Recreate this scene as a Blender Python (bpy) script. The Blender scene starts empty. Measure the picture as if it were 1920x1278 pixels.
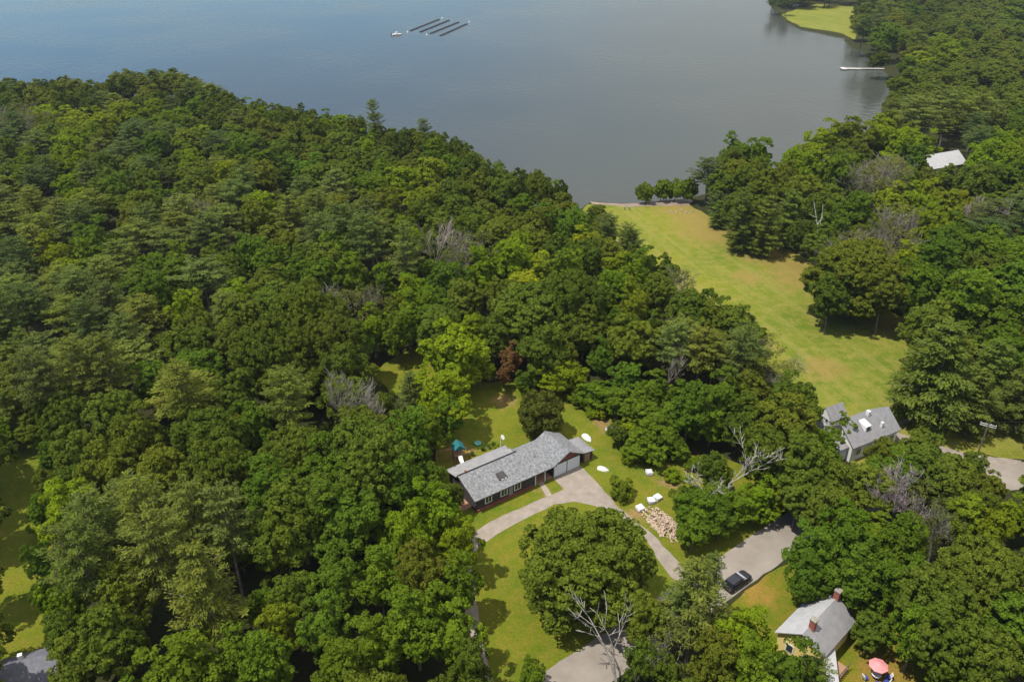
import bpy, math, random
import numpy as np
from mathutils import Vector, Matrix
from mathutils.geometry import tessellate_polygon
R=math.radians
# ---------------------------------------------------------------- camera, sky, sun, exposure
F=1493.0; CAMH=85.0; PITCH=R(30)
sc=bpy.context.scene; COL=sc.collection
cam=bpy.data.cameras.new('camera'); cam.sensor_width=36; cam.lens=F/1920*36; cam.clip_end=9000; cam.clip_start=1
co=bpy.data.objects.new('camera',cam); COL.objects.link(co); co.location=(0,0,CAMH); co.rotation_euler=(math.pi/2-PITCH,0,0); sc.camera=co
SUNEL=R(66); SAZ=math.atan2(0.42,1.0)     # light travels toward +x and a little +y
sdir=Vector((math.cos(SAZ)*math.cos(SUNEL),math.sin(SAZ)*math.cos(SUNEL),-math.sin(SUNEL)))
w=bpy.data.worlds.new("World"); sc.world=w; w.use_nodes=True
nt=w.node_tree; nt.nodes.clear(); L=nt.links.new
sky=nt.nodes.new('ShaderNodeTexSky'); sky.sky_type='NISHITA'; sky.sun_disc=False; sky.sun_elevation=SUNEL; sky.ozone_density=3.5; sky.dust_density=.4
sky.sun_rotation=math.atan2(-sdir.x,-sdir.y)%(2*math.pi)
tc=nt.nodes.new('ShaderNodeTexCoord'); nz=nt.nodes.new('ShaderNodeTexNoise'); nz.inputs['Scale'].default_value=1.6; nz.inputs['Detail'].default_value=7; nz.inputs['Roughness'].default_value=.55
mpw=nt.nodes.new('ShaderNodeMapping'); mpw.inputs['Scale'].default_value=(1,1,2.2); mpw.inputs['Location'].default_value=(.3,.2,0)
L(tc.outputs['Generated'],mpw.inputs[0]); L(mpw.outputs[0],nz.inputs['Vector'])
sx=nt.nodes.new('ShaderNodeSeparateXYZ'); L(tc.outputs['Generated'],sx.inputs[0])
ad=nt.nodes.new('ShaderNodeMath'); ad.operation='MULTIPLY_ADD'; ad.inputs[1].default_value=.75; L(sx.outputs['X'],ad.inputs[0]); L(nz.outputs['Fac'],ad.inputs[2])
rp=nt.nodes.new('ShaderNodeValToRGB'); rp.color_ramp.elements[0].position=.25; rp.color_ramp.elements[1].position=.75
L(ad.outputs[0],rp.inputs[0])
mxw=nt.nodes.new('ShaderNodeMixRGB'); mxw.inputs[2].default_value=(2.5,2.7,3.0,1); L(rp.outputs[0],mxw.inputs[0]); hsw=nt.nodes.new('ShaderNodeHueSaturation'); hsw.inputs['Saturation'].default_value=1.42; hsw.inputs['Value'].default_value=.72; L(sky.outputs[0],hsw.inputs['Color']); L(hsw.outputs[0],mxw.inputs[1])
mz=nt.nodes.new('ShaderNodeMapRange'); mz.inputs['From Min'].default_value=.25; mz.inputs['From Max'].default_value=.7; L(sx.outputs['Z'],mz.inputs['Value'])
cz=nt.nodes.new('ShaderNodeMixRGB'); cz.inputs[1].default_value=(2.5,2.72,2.82,1); cz.inputs[2].default_value=(6.6,6.6,6.7,1); L(mz.outputs[0],cz.inputs[0]); L(cz.outputs[0],mxw.inputs[2])
az=nt.nodes.new('ShaderNodeMath'); az.operation='MULTIPLY_ADD'; az.inputs[1].default_value=.25; L(mz.outputs[0],az.inputs[0]); L(ad.outputs[0],az.inputs[2]); L(az.outputs[0],rp.inputs[0])
bg=nt.nodes.new('ShaderNodeBackground'); bg.inputs['Strength'].default_value=0.14; L(mxw.outputs[0],bg.inputs[0])
wo=nt.nodes.new('ShaderNodeOutputWorld'); L(bg.outputs[0],wo.inputs[0])
sl=bpy.data.lights.new('sun','SUN'); sl.energy=4.3; sl.angle=R(0.6); sl.color=(1,.95,.86)
so=bpy.data.objects.new('sun',sl); COL.objects.link(so); so.rotation_euler=sdir.to_track_quat('-Z','Y').to_euler(); so.location=(-100,0,150)
sc.view_settings.view_transform='Standard'; sc.view_settings.look='None'; sc.view_settings.gamma=1; sc.view_settings.exposure=0.52

# ---------------------------------------------------------------- helpers
sp_,cp_=math.sin(PITCH),math.cos(PITCH)
def G(px,py,z=0.0):
    dx=(px-960)/F; dy=(639-py)/F
    y=cp_+dy*sp_; k=-sp_+dy*cp_; t=(z-CAMH)/k
    return Vector((dx*t,y*t,z))
def depth(p): return p[1]*cp_-(p[2]-CAMH)*sp_
def PX(x,y,z=0.0):
    c=y*cp_-(z-CAMH)*sp_; u=y*sp_+(z-CAMH)*cp_
    return (960+F*x/c, 639-F*u/c)
def tag(o,label=None,cat=None,group=None,kind=None):
    if label: o['label']=label
    if cat: o['category']=cat
    if group: o['group']=group
    if kind: o['kind']=kind
    return o
def link(name,me,parent=None):
    o=bpy.data.objects.new(name,me); COL.objects.link(o)
    if parent: o.parent=parent
    return o
def empty(name,loc,rz=0,label=None,cat=None,group=None):
    o=bpy.data.objects.new(name,None); COL.objects.link(o); o.location=loc; o.rotation_euler=(0,0,rz)
    return tag(o,label,cat,group)
class MB:
    def __init__(s): s.v=[]; s.f=[]
    def poly(s,pts):
        b=len(s.v); s.v+= [tuple(p) for p in pts]; s.f.append(tuple(range(b,b+len(pts)))); return s
    def box(s,x0,x1,y0,y1,z0,z1):
        b=len(s.v)
        s.v+=[(x0,y0,z0),(x1,y0,z0),(x1,y1,z0),(x0,y1,z0),(x0,y0,z1),(x1,y0,z1),(x1,y1,z1),(x0,y1,z1)]
        s.f+=[tuple(b+i for i in q) for q in [(0,3,2,1),(4,5,6,7),(0,1,5,4),(1,2,6,5),(2,3,7,6),(3,0,4,7)]]; return s
    def hexa(s,bot,top):
        b=len(s.v); n=len(bot); s.v+=[tuple(p) for p in bot]+[tuple(p) for p in top]
        s.f.append(tuple(b+i for i in reversed(range(n)))); s.f.append(tuple(b+n+i for i in range(n)))
        for i in range(n):
            j=(i+1)%n; s.f.append((b+i,b+j,b+n+j,b+n+i))
        return s
    def slab(s,pts,t):     # sloping slab: pts is the top face, thickness t downwards
        return s.hexa([(p[0],p[1],p[2]-t) for p in pts],pts)
    def tube(s,p0,p1,r0,r1,n=5,cap=True):
        p0=Vector(p0);p1=Vector(p1); d=(p1-p0).normalized()
        a=d.orthogonal().normalized(); c=d.cross(a); b=len(s.v)
        for p,r in ((p0,r0),(p1,r1)):
            for i in range(n):
                t=2*math.pi*i/n; q=p+a*(r*math.cos(t))+c*(r*math.sin(t)); s.v.append(tuple(q))
        for i in range(n):
            j=(i+1)%n; s.f.append((b+i,b+j,b+n+j,b+n+i))
        if cap: s.f.append(tuple(b+n+i for i in range(n))); s.f.append(tuple(b+i for i in reversed(range(n))))
        return s
    def mesh(s,name,mat):
        me=bpy.data.meshes.new(name); me.from_pydata(s.v,[],s.f); me.materials.append(mat); me.update(); return me
    def build(s,name,mat,parent=None): return link(name,s.mesh(name,mat),parent)

# ---------------------------------------------------------------- materials
def mat(name,col,rough=.8,noise=None,bump=0,spec=.3,metal=0,col2=None,scale=3.0,detail=5,obj=False):
    m=bpy.data.materials.new(name); m.use_nodes=True; n=m.node_tree; b=n.nodes['Principled BSDF']
    b.inputs['Base Color'].default_value=(*col,1); b.inputs['Roughness'].default_value=rough; b.inputs['Specular IOR Level'].default_value=spec; b.inputs['Metallic'].default_value=metal
    if col2 or bump:
        ge=n.nodes.new('ShaderNodeNewGeometry') if not obj else n.nodes.new('ShaderNodeTexCoord')
        src=ge.outputs['Position'] if not obj else ge.outputs['Object']
        t=n.nodes.new('ShaderNodeTexNoise'); t.inputs['Scale'].default_value=scale; t.inputs['Detail'].default_value=detail; t.inputs['Roughness'].default_value=.65
        n.links.new(src,t.inputs['Vector'])
        if col2:
            r=n.nodes.new('ShaderNodeValToRGB'); r.color_ramp.elements[0].position=.35; r.color_ramp.elements[1].position=.68
            r.color_ramp.elements[0].color=(*col,1); r.color_ramp.elements[1].color=(*col2,1)
            n.links.new(t.outputs['Fac'],r.inputs[0]); n.links.new(r.outputs[0],b.inputs['Base Color'])
        if bump:
            bu=n.nodes.new('ShaderNodeBump'); bu.inputs['Strength'].default_value=bump; bu.inputs['Distance'].default_value=.2
            n.links.new(t.outputs['Fac'],bu.inputs['Height']); n.links.new(bu.outputs[0],b.inputs['Normal'])
    return m
def leafmat(name,rough=.9,transl=.36):
    m=bpy.data.materials.new(name); m.use_nodes=True; n=m.node_tree; b=n.nodes['Principled BSDF']; out=n.nodes['Material Output']
    oi=n.nodes.new('ShaderNodeObjectInfo'); at=n.nodes.new('ShaderNodeAttribute'); at.attribute_name='tone'
    hs=n.nodes.new('ShaderNodeHueSaturation')
    ma=n.nodes.new('ShaderNodeMath'); ma.operation='MULTIPLY_ADD'; ma.inputs[1].default_value=.75; ma.inputs[2].default_value=.62
    mh=n.nodes.new('ShaderNodeMath'); mh.operation='MULTIPLY_ADD'; mh.inputs[1].default_value=-.03; mh.inputs[2].default_value=.515
    n.links.new(at.outputs['Fac'],ma.inputs[0]); n.links.new(at.outputs['Fac'],mh.inputs[0])
    n.links.new(ma.outputs[0],hs.inputs['Value']); n.links.new(mh.outputs[0],hs.inputs['Hue']); n.links.new(oi.outputs['Color'],hs.inputs['Color'])
    n.links.new(hs.outputs[0],b.inputs['Base Color']); b.inputs['Roughness'].default_value=rough; b.inputs['Specular IOR Level'].default_value=.06
    tr=n.nodes.new('ShaderNodeBsdfTranslucent'); n.links.new(hs.outputs[0],tr.inputs[0])
    mx=n.nodes.new('ShaderNodeMixShader'); mx.inputs[0].default_value=transl
    n.links.new(b.outputs[0],mx.inputs[1]); n.links.new(tr.outputs[0],mx.inputs[2]); n.links.new(mx.outputs[0],out.inputs[0])
    return m
M_leaf=leafmat('foliage'); M_needle=leafmat('needles',.9,.28)
M_bark=mat('bark',(.10,.08,.06),.9,col2=(.2,.17,.14),scale=1.5,bump=.3)
M_dead=mat('weathered_wood',(.20,.18,.15),.9,col2=(.36,.33,.29),scale=1.2)
M_white=mat('white_paint',(.62,.62,.60),.6); M_yellow=mat('yellow_siding',(.62,.48,.16),.7,col2=(.68,.54,.22),scale=.8)
M_shingle=mat('grey_shingles',(.09,.093,.096),.9,col2=(.24,.243,.25),scale=2.6,detail=8)
M_shingle2=mat('brown_grey_shingles',(.16,.155,.16),.9,col2=(.22,.215,.22),scale=1.2,detail=8)
M_flat=mat('pale_roll_roofing_and_shaded_slope',(.19,.185,.19),.85,col2=(.24,.235,.235),scale=.9)  # ranch porch roofing; also the painted shade of the cottage's right slope
M_paleroof=mat('pale_roof',(.30,.30,.305),.85,col2=(.37,.365,.36),scale=1.2)
M_darkroof=mat('dark_roof',(.10,.10,.12),.85,col2=(.15,.15,.17),scale=2)
M_dark=mat('dark_siding',(.035,.032,.035),.8,col2=(.06,.05,.05),scale=2); M_red=mat('barn_red',(.17,.05,.04),.8,col2=(.22,.07,.05),scale=1.5)
M_brick=mat('brick',(.24,.07,.05),.9,col2=(.33,.12,.08),scale=6)
M_glass=mat('glass',(.03,.035,.04),.1,spec=.6)
M_deck=mat('deck_boards',(.24,.13,.08),.85,col2=(.33,.2,.13),scale=2); M_black=mat('black',(.012,.012,.013),.5)
M_door=mat('garage_door',(.62,.64,.7),.6); M_wood=mat('split_wood',(.33,.235,.155),.9,col2=(.45,.36,.28),scale=3)
M_teal=mat('teal_canvas',(.015,.12,.13),.7); M_pink=mat('pink_canvas',(.58,.21,.22),.8,col2=(.64,.26,.26),scale=2); M_blue=mat('blue_cushion',(.03,.04,.22),.8)
M_tarp=mat('white_sheeting',(.62,.62,.62),.6,bump=.5,scale=3); M_metal=mat('metal',(.4,.4,.42),.4,metal=.8)
M_pole=mat('creosote_pole',(.09,.07,.055),.9,col2=(.14,.11,.09),scale=2); M_wire=mat('wire',(.03,.03,.03),.6)
M_stone=mat('stone',(.18,.16,.13),.9,col2=(.27,.24,.2),scale=2); M_dock=mat('dock_boards',(.42,.39,.36),.9,col2=(.52,.49,.45),scale=1)
M_car=mat('black_car_paint',(.012,.013,.018),.25,spec=.5); M_rub=mat('rubber',(.02,.02,.02),.9)
def ground_mat(name,cols,spots=(),spotcol=(.3,.19,.08),stripe=None,s1=.05,s2=.6):
    """noise-mixed soil/grass: cols = three albedos; spots = worn patches (x,y,r)"""
    m=bpy.data.materials.new(name); m.use_nodes=True; n=m.node_tree; b=n.nodes['Principled BSDF']; lk=n.links.new
    b.inputs['Roughness'].default_value=.95; b.inputs['Specular IOR Level'].default_value=.1
    ge=n.nodes.new('ShaderNodeNewGeometry')
    def noise(sc_,det=6,vec=None,rg=.6):
        t=n.nodes.new('ShaderNodeTexNoise'); t.inputs['Scale'].default_value=sc_; t.inputs['Detail'].default_value=det; t.inputs['Roughness'].default_value=rg; lk(vec or ge.outputs['Position'],t.inputs['Vector']); return t
    a=noise(s1,8); r=n.nodes.new('ShaderNodeValToRGB'); r.color_ramp.elements[0].position=.36; r.color_ramp.elements[1].position=.64
    r.color_ramp.elements[0].color=(*cols[0],1); r.color_ramp.elements[1].color=(*cols[1],1); lk(a.outputs['Fac'],r.inputs[0])
    c=noise(s2,8,rg=.75); r2=n.nodes.new('ShaderNodeValToRGB'); r2.color_ramp.elements[0].position=.42; r2.color_ramp.elements[1].position=.7; lk(c.outputs['Fac'],r2.inputs[0])
    mx=n.nodes.new('ShaderNodeMixRGB'); mx.inputs[2].default_value=(*cols[2],1); lk(r2.outputs[0],mx.inputs[0]); lk(r.outputs[0],mx.inputs[1]); cur=mx.outputs[0]
    if stripe:
        mp=n.nodes.new('ShaderNodeMapping'); mp.inputs['Scale'].default_value=(.018,.42,1); vr=n.nodes.new('ShaderNodeVectorRotate'); vr.rotation_type='Z_AXIS'; vr.inputs['Angle'].default_value=-stripe; lk(ge.outputs['Position'],vr.inputs['Vector'])
        mp.vector_type='TEXTURE' if False else 'POINT'
        lk(vr.outputs[0],mp.inputs[0]); st=noise(1.0,4,mp.outputs[0]); r3=n.nodes.new('ShaderNodeValToRGB'); r3.color_ramp.elements[0].position=.48; r3.color_ramp.elements[1].position=.66
        lk(st.outputs['Fac'],r3.inputs[0]); m3=n.nodes.new('ShaderNodeMixRGB'); m3.inputs[2].default_value=(.21,.19,.05,1); mm=n.nodes.new('ShaderNodeMath'); mm.operation='MULTIPLY'; mm.inputs[1].default_value=.55
        lk(r3.outputs[0],mm.inputs[0]); lk(mm.outputs[0],m3.inputs[0]); lk(cur,m3.inputs[1]); cur=m3.outputs[0]
    if spots:
        wn=noise(.35,6); sub=n.nodes.new('ShaderNodeVectorMath'); sub.operation='SUBTRACT'; lk(wn.outputs['Color'],sub.inputs[0]); sub.inputs[1].default_value=(.5,.5,.5)
        scl=n.nodes.new('ShaderNodeVectorMath'); scl.operation='SCALE'; scl.inputs['Scale'].default_value=7; lk(sub.outputs[0],scl.inputs[0])
        add=n.nodes.new('ShaderNodeVectorMath'); add.operation='ADD'; lk(ge.outputs['Position'],add.inputs[0]); lk(scl.outputs[0],add.inputs[1])
        mask=None
        for (x,y,rr) in spots:
            d=n.nodes.new('ShaderNodeVectorMath'); d.operation='DISTANCE'; lk(add.outputs[0],d.inputs[0]); d.inputs[1].default_value=(x,y,0)
            mr=n.nodes.new('ShaderNodeMapRange'); mr.inputs['From Min'].default_value=rr*1.35; mr.inputs['From Max'].default_value=rr*.5; lk(d.outputs['Value'],mr.inputs['Value'])
            if mask is None: mask=mr.outputs[0]
            else:
                mxx=n.nodes.new('ShaderNodeMath'); mxx.operation='MAXIMUM'; lk(mask,mxx.inputs[0]); lk(mr.outputs[0],mxx.inputs[1]); mask=mxx.outputs[0]
        fn=noise(.9,8,rg=.8); fr=n.nodes.new('ShaderNodeMapRange'); fr.inputs['From Min'].default_value=.4; fr.inputs['From Max'].default_value=.55; fr.inputs['To Min'].default_value=.35; lk(fn.outputs['Fac'],fr.inputs['Value']); fm=n.nodes.new('ShaderNodeMath'); fm.operation='MULTIPLY'; lk(mask,fm.inputs[0]); lk(fr.outputs[0],fm.inputs[1]); mask=fm.outputs[0]
        m4=n.nodes.new('ShaderNodeMixRGB'); m4.inputs[2].default_value=(*spotcol,1); mu=n.nodes.new('ShaderNodeMath'); mu.operation='MULTIPLY'; mu.inputs[1].default_value=.85
        lk(mask,mu.inputs[0]); lk(mu.outputs[0],m4.inputs[0]); lk(cur,m4.inputs[1]); cur=m4.outputs[0]
    lk(cur,b.inputs['Base Color'])
    fz=noise(3.2,6,rg=.85); fq=n.nodes.new('ShaderNodeMapRange'); fq.inputs['From Min'].default_value=.3; fq.inputs['From Max'].default_value=.7; fq.inputs['To Min'].default_value=.62; fq.inputs['To Max'].default_value=1.38; lk(fz.outputs['Fac'],fq.inputs['Value']); fv=n.nodes.new('ShaderNodeVectorMath'); fv.operation='SCALE'; lk(cur,fv.inputs[0]); lk(fq.outputs[0],fv.inputs['Scale']); lk(fv.outputs[0],b.inputs['Base Color'])
    bn=noise(2.5,8,rg=.8); bu=n.nodes.new('ShaderNodeBump'); bu.inputs['Strength'].default_value=.8; bu.inputs['Distance'].default_value=.25; lk(bn.outputs['Fac'],bu.inputs['Height']); lk(bu.outputs[0],b.inputs['Normal'])
    return m
M_floor=ground_mat('forest_floor_soil',((.022,.026,.008),(.04,.03,.014),(.025,.04,.008)),s1=.1,s2=.8)
def sp(px,py,r): g=G(px,py); return (g.x,g.y,r)
FIELDSP=[sp(1330,435,9),sp(1300,410,7),sp(1500,520,8),sp(1480,500,6),sp(1440,480,7),sp(1270,392,7),sp(1680,612,4),sp(1545,690,4.5),sp(1400,520,4)]
M_field=ground_mat('field_grass',((.14,.155,.012),(.075,.12,.008),(.21,.18,.04)),FIELDSP,(.22,.15,.045),stripe=R(-72),s1=.035,s2=.35)
LAWNSP=[sp(943,748,2.3),sp(1133,795,1.8),sp(1020,925,1.2),sp(860,850,2.5),sp(1250,905,1.6),sp(1300,880,1.2),sp(1190,965,2)]
M_lawn=ground_mat('lawn_grass',((.07,.115,.006),(.12,.135,.008),(.17,.14,.02)),LAWNSP,(.26,.15,.075),s1=.09,s2=.5)
M_side=ground_mat('yard_grass',((.08,.12,.007),(.14,.14,.010),(.18,.13,.02)),[sp(1660,1262,3),sp(1415,1110,2.2),sp(1425,1095,1.5)],(.26,.15,.035),s1=.12,s2=.6)
M_road=mat('worn_asphalt',(.185,.16,.135),.9,col2=(.245,.215,.18),scale=.25,detail=9,bump=.15)
M_drive=mat('gravel_drive',(.19,.16,.13),.95,col2=(.26,.22,.185),scale=.7,detail=9,bump=.2)
M_path=mat('stone_path',(.22,.19,.15),.95,col2=(.28,.245,.2),scale=1.2)
M_mud=mat('shore_mud',(.16,.12,.09),.7,col2=(.24,.18,.14),scale=.3)

# ---------------------------------------------------------------- land, water, roads (the setting)
def sheet(name,pts,z,m,label=None,jit=0,seg=2.0,skirt=0,kind='structure',seed=1):
    """flat polygon with a naturally wavering outline"""
    rnd=random.Random(seed); out=[]
    n=len(pts)
    for i in range(n):
        a=Vector((pts[i][0],pts[i][1])); b=Vector((pts[(i+1)%n][0],pts[(i+1)%n][1])); k=max(1,int((b-a).length/seg))
        if (b-a).length>300: k=1
        for j in range(k):
            p=a.lerp(b,j/k)
            if jit and k>1: p=p+Vector((rnd.uniform(-jit,jit),rnd.uniform(-jit,jit)))
            out.append((p.x,p.y,z))
    tri=tessellate_polygon([[Vector(p) for p in out]])
    v=list(out); f=[]
    for t in tri:
        a,b,c=[Vector(out[i]) for i in t]
        f.append(tuple(t) if (b-a).cross(c-a).z>0 else tuple(reversed(t)))
    if skirt:
        ar=sum(out[i][0]*out[(i+1)%len(out)][1]-out[(i+1)%len(out)][0]*out[i][1] for i in range(len(out)))
        sg=1 if ar>0 else -1; N=len(out)
        for i in range(N):
            p=Vector(out[i]); d=(Vector(out[(i+1)%N])-Vector(out[i-1])).normalized(); nn=Vector((d.y,-d.x,0))*sg
            v.append(tuple(p+nn*2.5+Vector((0,0,-skirt))))
        for i in range(N):
            j=(i+1)%N; q=(i,N+i,N+j,j); f.append(q if sg>0 else tuple(reversed(q)))
    me=bpy.data.meshes.new(name); me.from_pydata(v,[],f); me.materials.append(m); me.update()
    return tag(link(name,me),kind=kind)
WZ=-1.0
SKY=[(-330,170),(-150,160),(0,158),(60,160),(130,152),(190,168),(230,142),(330,138),(420,172),(460,196),(560,208),(620,222),(700,245),(800,258),(850,268),(890,300),(920,322),(1000,338),(1060,352),(1095,372)]
shore=[]
for (x,y) in SKY[:-1]:
    g=G(x,y+14,13); shore.append((g.x,g.y+6))
for (x,y) in [(1110,377),(1150,381),(1185,381),(1240,377),(1290,371)]: g=G(x,y); shore.append((g.x,g.y))
for (x,y) in [(1340,290),(1400,268),(1450,300),(1500,255),(1560,235),(1640,230)]:
    g=G(x,y+12,12); shore.append((g.x+3,g.y+6))
for (x,y) in [(1662,205),(1676,170),(1668,135),(1650,118),(1625,95),(1600,85),(1585,68),(1545,60),(1505,52),(1478,40),(1462,24),(1448,8),(1440,-12),(1432,-60),(1425,-130)]:
    g=G(x,y); shore.append((g.x,g.y))
# left part continues out of the frame and behind the camera
s0=shore[0]; land=[(-900,-250),(-900,s0[1]-60),(-420,s0[1]-25)]+shore+[(1500,3200),(3500,3200),(3500,-250)]
nL=len(SKY)-1
land_far=land[:3]+[(x,y+(26 if i<nL-3 else 16 if i<nL-1 else 7)) if i<nL else (x,y) for i,(x,y) in enumerate(shore)]+land[3+len(shore):]
ground=sheet('ground',land_far,0,M_floor,jit=.8,seg=5,skirt=1.6)
# water
mw=bpy.data.materials.new('lake_water'); mw.use_nodes=True; n=mw.node_tree; b=n.nodes['Principled BSDF']; lk=n.links.new
b.inputs['Base Color'].default_value=(.045,.05,.042,1); b.inputs['Roughness'].default_value=.12; b.inputs['IOR'].default_value=1.33
ge=n.nodes.new('ShaderNodeNewGeometry'); t1=n.nodes.new('ShaderNodeTexNoise'); t1.inputs['Scale'].default_value=.35; t1.inputs['Detail'].default_value=6; lk(ge.outputs['Position'],t1.inputs[0])
t2=n.nodes.new('ShaderNodeTexNoise'); t2.inputs['Scale'].default_value=.012; t2.inputs['Detail'].default_value=4; lk(ge.outputs['Position'],t2.inputs[0])
mr=n.nodes.new('ShaderNodeMapRange'); mr.inputs['From Min'].default_value=.4; mr.inputs['From Max'].default_value=.65; mr.inputs['To Min'].default_value=.08; mr.inputs['To Max'].default_value=.45; lk(t2.outputs['Fac'],mr.inputs['Value'])
bu=n.nodes.new('ShaderNodeBump'); bu.inputs['Distance'].default_value=.5; lk(mr.outputs[0],bu.inputs['Strength']); lk(t1.outputs['Fac'],bu.inputs['Height']); lk(bu.outputs[0],b.inputs['Normal'])
cr=n.nodes.new('ShaderNodeValToRGB'); cr.color_ramp.elements[0].color=(.035,.045,.045,1); cr.color_ramp.elements[1].color=(.06,.06,.045,1); lk(t2.outputs['Fac'],cr.inputs[0]); lk(cr.outputs[0],b.inputs['Base Color'])
wt=MB(); wt.poly([(-3500,100,WZ),(3500,100,WZ),(3500,5000,WZ),(-3500,5000,WZ)]); tag(wt.build('water',mw),kind='structure')
def pz(l,z=0): return [(G(x,y,z).x,G(x,y,z).y) for x,y in l]
sheet('field',pz([(1105,384),(1180,383),(1287,380),(1345,412),(1400,430),(1480,470),(1560,500),(1620,560),(1700,600),(1760,640),(1780,760),(1830,800),(1930,770),(2050,800),(2050,850),(1900,862),(1830,868),(1700,850),(1640,880),(1560,850),(1520,800),(1460,700),(1380,620),(1290,560),(1200,480),(1120,430),(1080,400)]),.02,M_field,jit=.6,seg=2.5)
sheet('shoreline',pz([(1108,378),(1150,382),(1186,381),(1292,372),(1300,377),(1290,385),(1250,386),(1180,388),(1110,383)]),.04,M_mud,jit=.4,seg=2)
sheet('lawn',pz([(690,700),(790,640),(860,690),(900,715),(1000,715),(1080,725),(1150,770),(1180,840),(1230,860),(1330,850),(1420,880),(1440,980),(1345,1050),(1000,1285),(900,1300),(880,1000),(820,900),(820,800)]),.02,M_lawn,jit=.5,seg=2)
sheet('lawn',pz([(0,800),(60,815),(85,850),(100,1050),(100,1300),(-30,1300),(-30,1000)]),.02,M_lawn,jit=.5,seg=2,seed=3)
sheet('lawn',pz([(1400,1102),(1500,1040),(1620,1100),(1700,1200),(1800,1300),(1300,1300),(1330,1180)]),.02,M_side,jit=.5,seg=2,seed=4)
sheet('meadow',pz([(1466,28),(1490,18),(1530,8),(1600,12),(1640,30),(1600,75),(1585,64),(1545,57),(1500,50),(1478,38)]),.02,M_field,jit=1,seg=5,seed=5)
sheet('lawn',pz([(740,560),(800,520),(850,560),(800,600)]),.02,M_lawn,jit=.6,seg=2,seed=7)
# road: one strip that passes the lower right and leaves the frame at the right edge
def strip(name,cl,wd,z,m,jit=.12,seed=2):
    P=[Vector((p[0],p[1])) for p in cl]; a=[];b_=[]
    for i,p in enumerate(P):
        d=(P[min(i+1,len(P)-1)]-P[max(i-1,0)]).normalized(); nn=Vector((-d.y,d.x)); ww=wd[i] if isinstance(wd,(list,tuple)) else wd
        a.append(tuple(p+nn*ww/2)); b_.append(tuple(p-nn*ww/2))
    return sheet(name,a+b_[::-1],z,m,jit=jit,seg=1.5,seed=seed)
road_c=pz([(840,1440),(1060,1285),(1245,1160),(1400,1053)])
u_=(Vector(road_c[3])-Vector(road_c[1])).normalized(); last=Vector(road_c[3]); e=pz([(1905,893)])[0]
road_c+=[tuple(last+u_*14),tuple(last+u_*24+Vector((3,-1))),(68,100.5),e,(95,105),(125,116),(200,150)]
strip('road',road_c,6.1,.06,M_road)
strip('lane',[(85,104),(77,107.5),(70,112),(63,117)],[6,3,2.6,2.4],.045,M_drive,seed=6)
sheet('driveway',pz([(1034,892),(1083,868),(1120,905),(1160,950),(1222,1000),(1255,1035),(1290,1075),(1330,1080),(1300,1110),(1258,1082),(1232,1045),(1208,1005),(1150,958),(1112,948),(1075,940),(1040,946),(1005,962),(960,985),(932,1002),(905,1020),(880,1045),(890,1100),(905,1200),(930,1290),(905,1300),(880,1200),(865,1100),(862,1040),(880,1008),(905,985),(945,965),(1000,942),(1056,917)]),.04,M_drive,jit=.12,seg=1.2)
strip('path',pz([(1009,896),(1030,930)]),.95,.05,M_path,jit=.05)

# ---------------------------------------------------------------- tree prototypes
rng=np.random.default_rng(7)
def unit(a): return a/np.maximum(np.linalg.norm(a,axis=1,keepdims=True),1e-6)
def leaf_mesh(name,C,N,size,aspect,tone,m,D=None):
    n=len(C); N=unit(N)
    if D is None: D=rng.normal(size=(n,3))
    T=unit(D-N*(D*N).sum(1,keepdims=True)); B=np.cross(N,T)
    s=(size*rng.uniform(.65,1.3,n))[:,None]; T=T*s*.5; B=B*s*.5*aspect
    V=np.stack([C-T,C+B*1.0-T*.1,C+T,C-B*1.0-T*.1],1).reshape(-1,3)
    me=bpy.data.meshes.new(name); me.vertices.add(4*n); me.vertices.foreach_set('co',V.astype(np.float32).ravel())
    me.loops.add(4*n); me.loops.foreach_set('vertex_index',np.arange(4*n,dtype=np.int32))
    me.polygons.add(n); me.polygons.foreach_set('loop_start',np.arange(0,4*n,4,dtype=np.int32)); me.polygons.foreach_set('loop_total',np.full(n,4,np.int32))
    a=me.attributes.new('tone','FLOAT','POINT'); a.data.foreach_set('value',np.repeat(tone,4).astype(np.float32))
    me.materials.append(m); me.update(calc_edges=True); return me
def sph(n,zmin=-1.0):
    z=rng.uniform(zmin,1,n); t=rng.uniform(0,2*np.pi,n); r=np.sqrt(np.maximum(0,1-z*z)); return np.stack([r*np.cos(t),r*np.sin(t),z],1)
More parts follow.
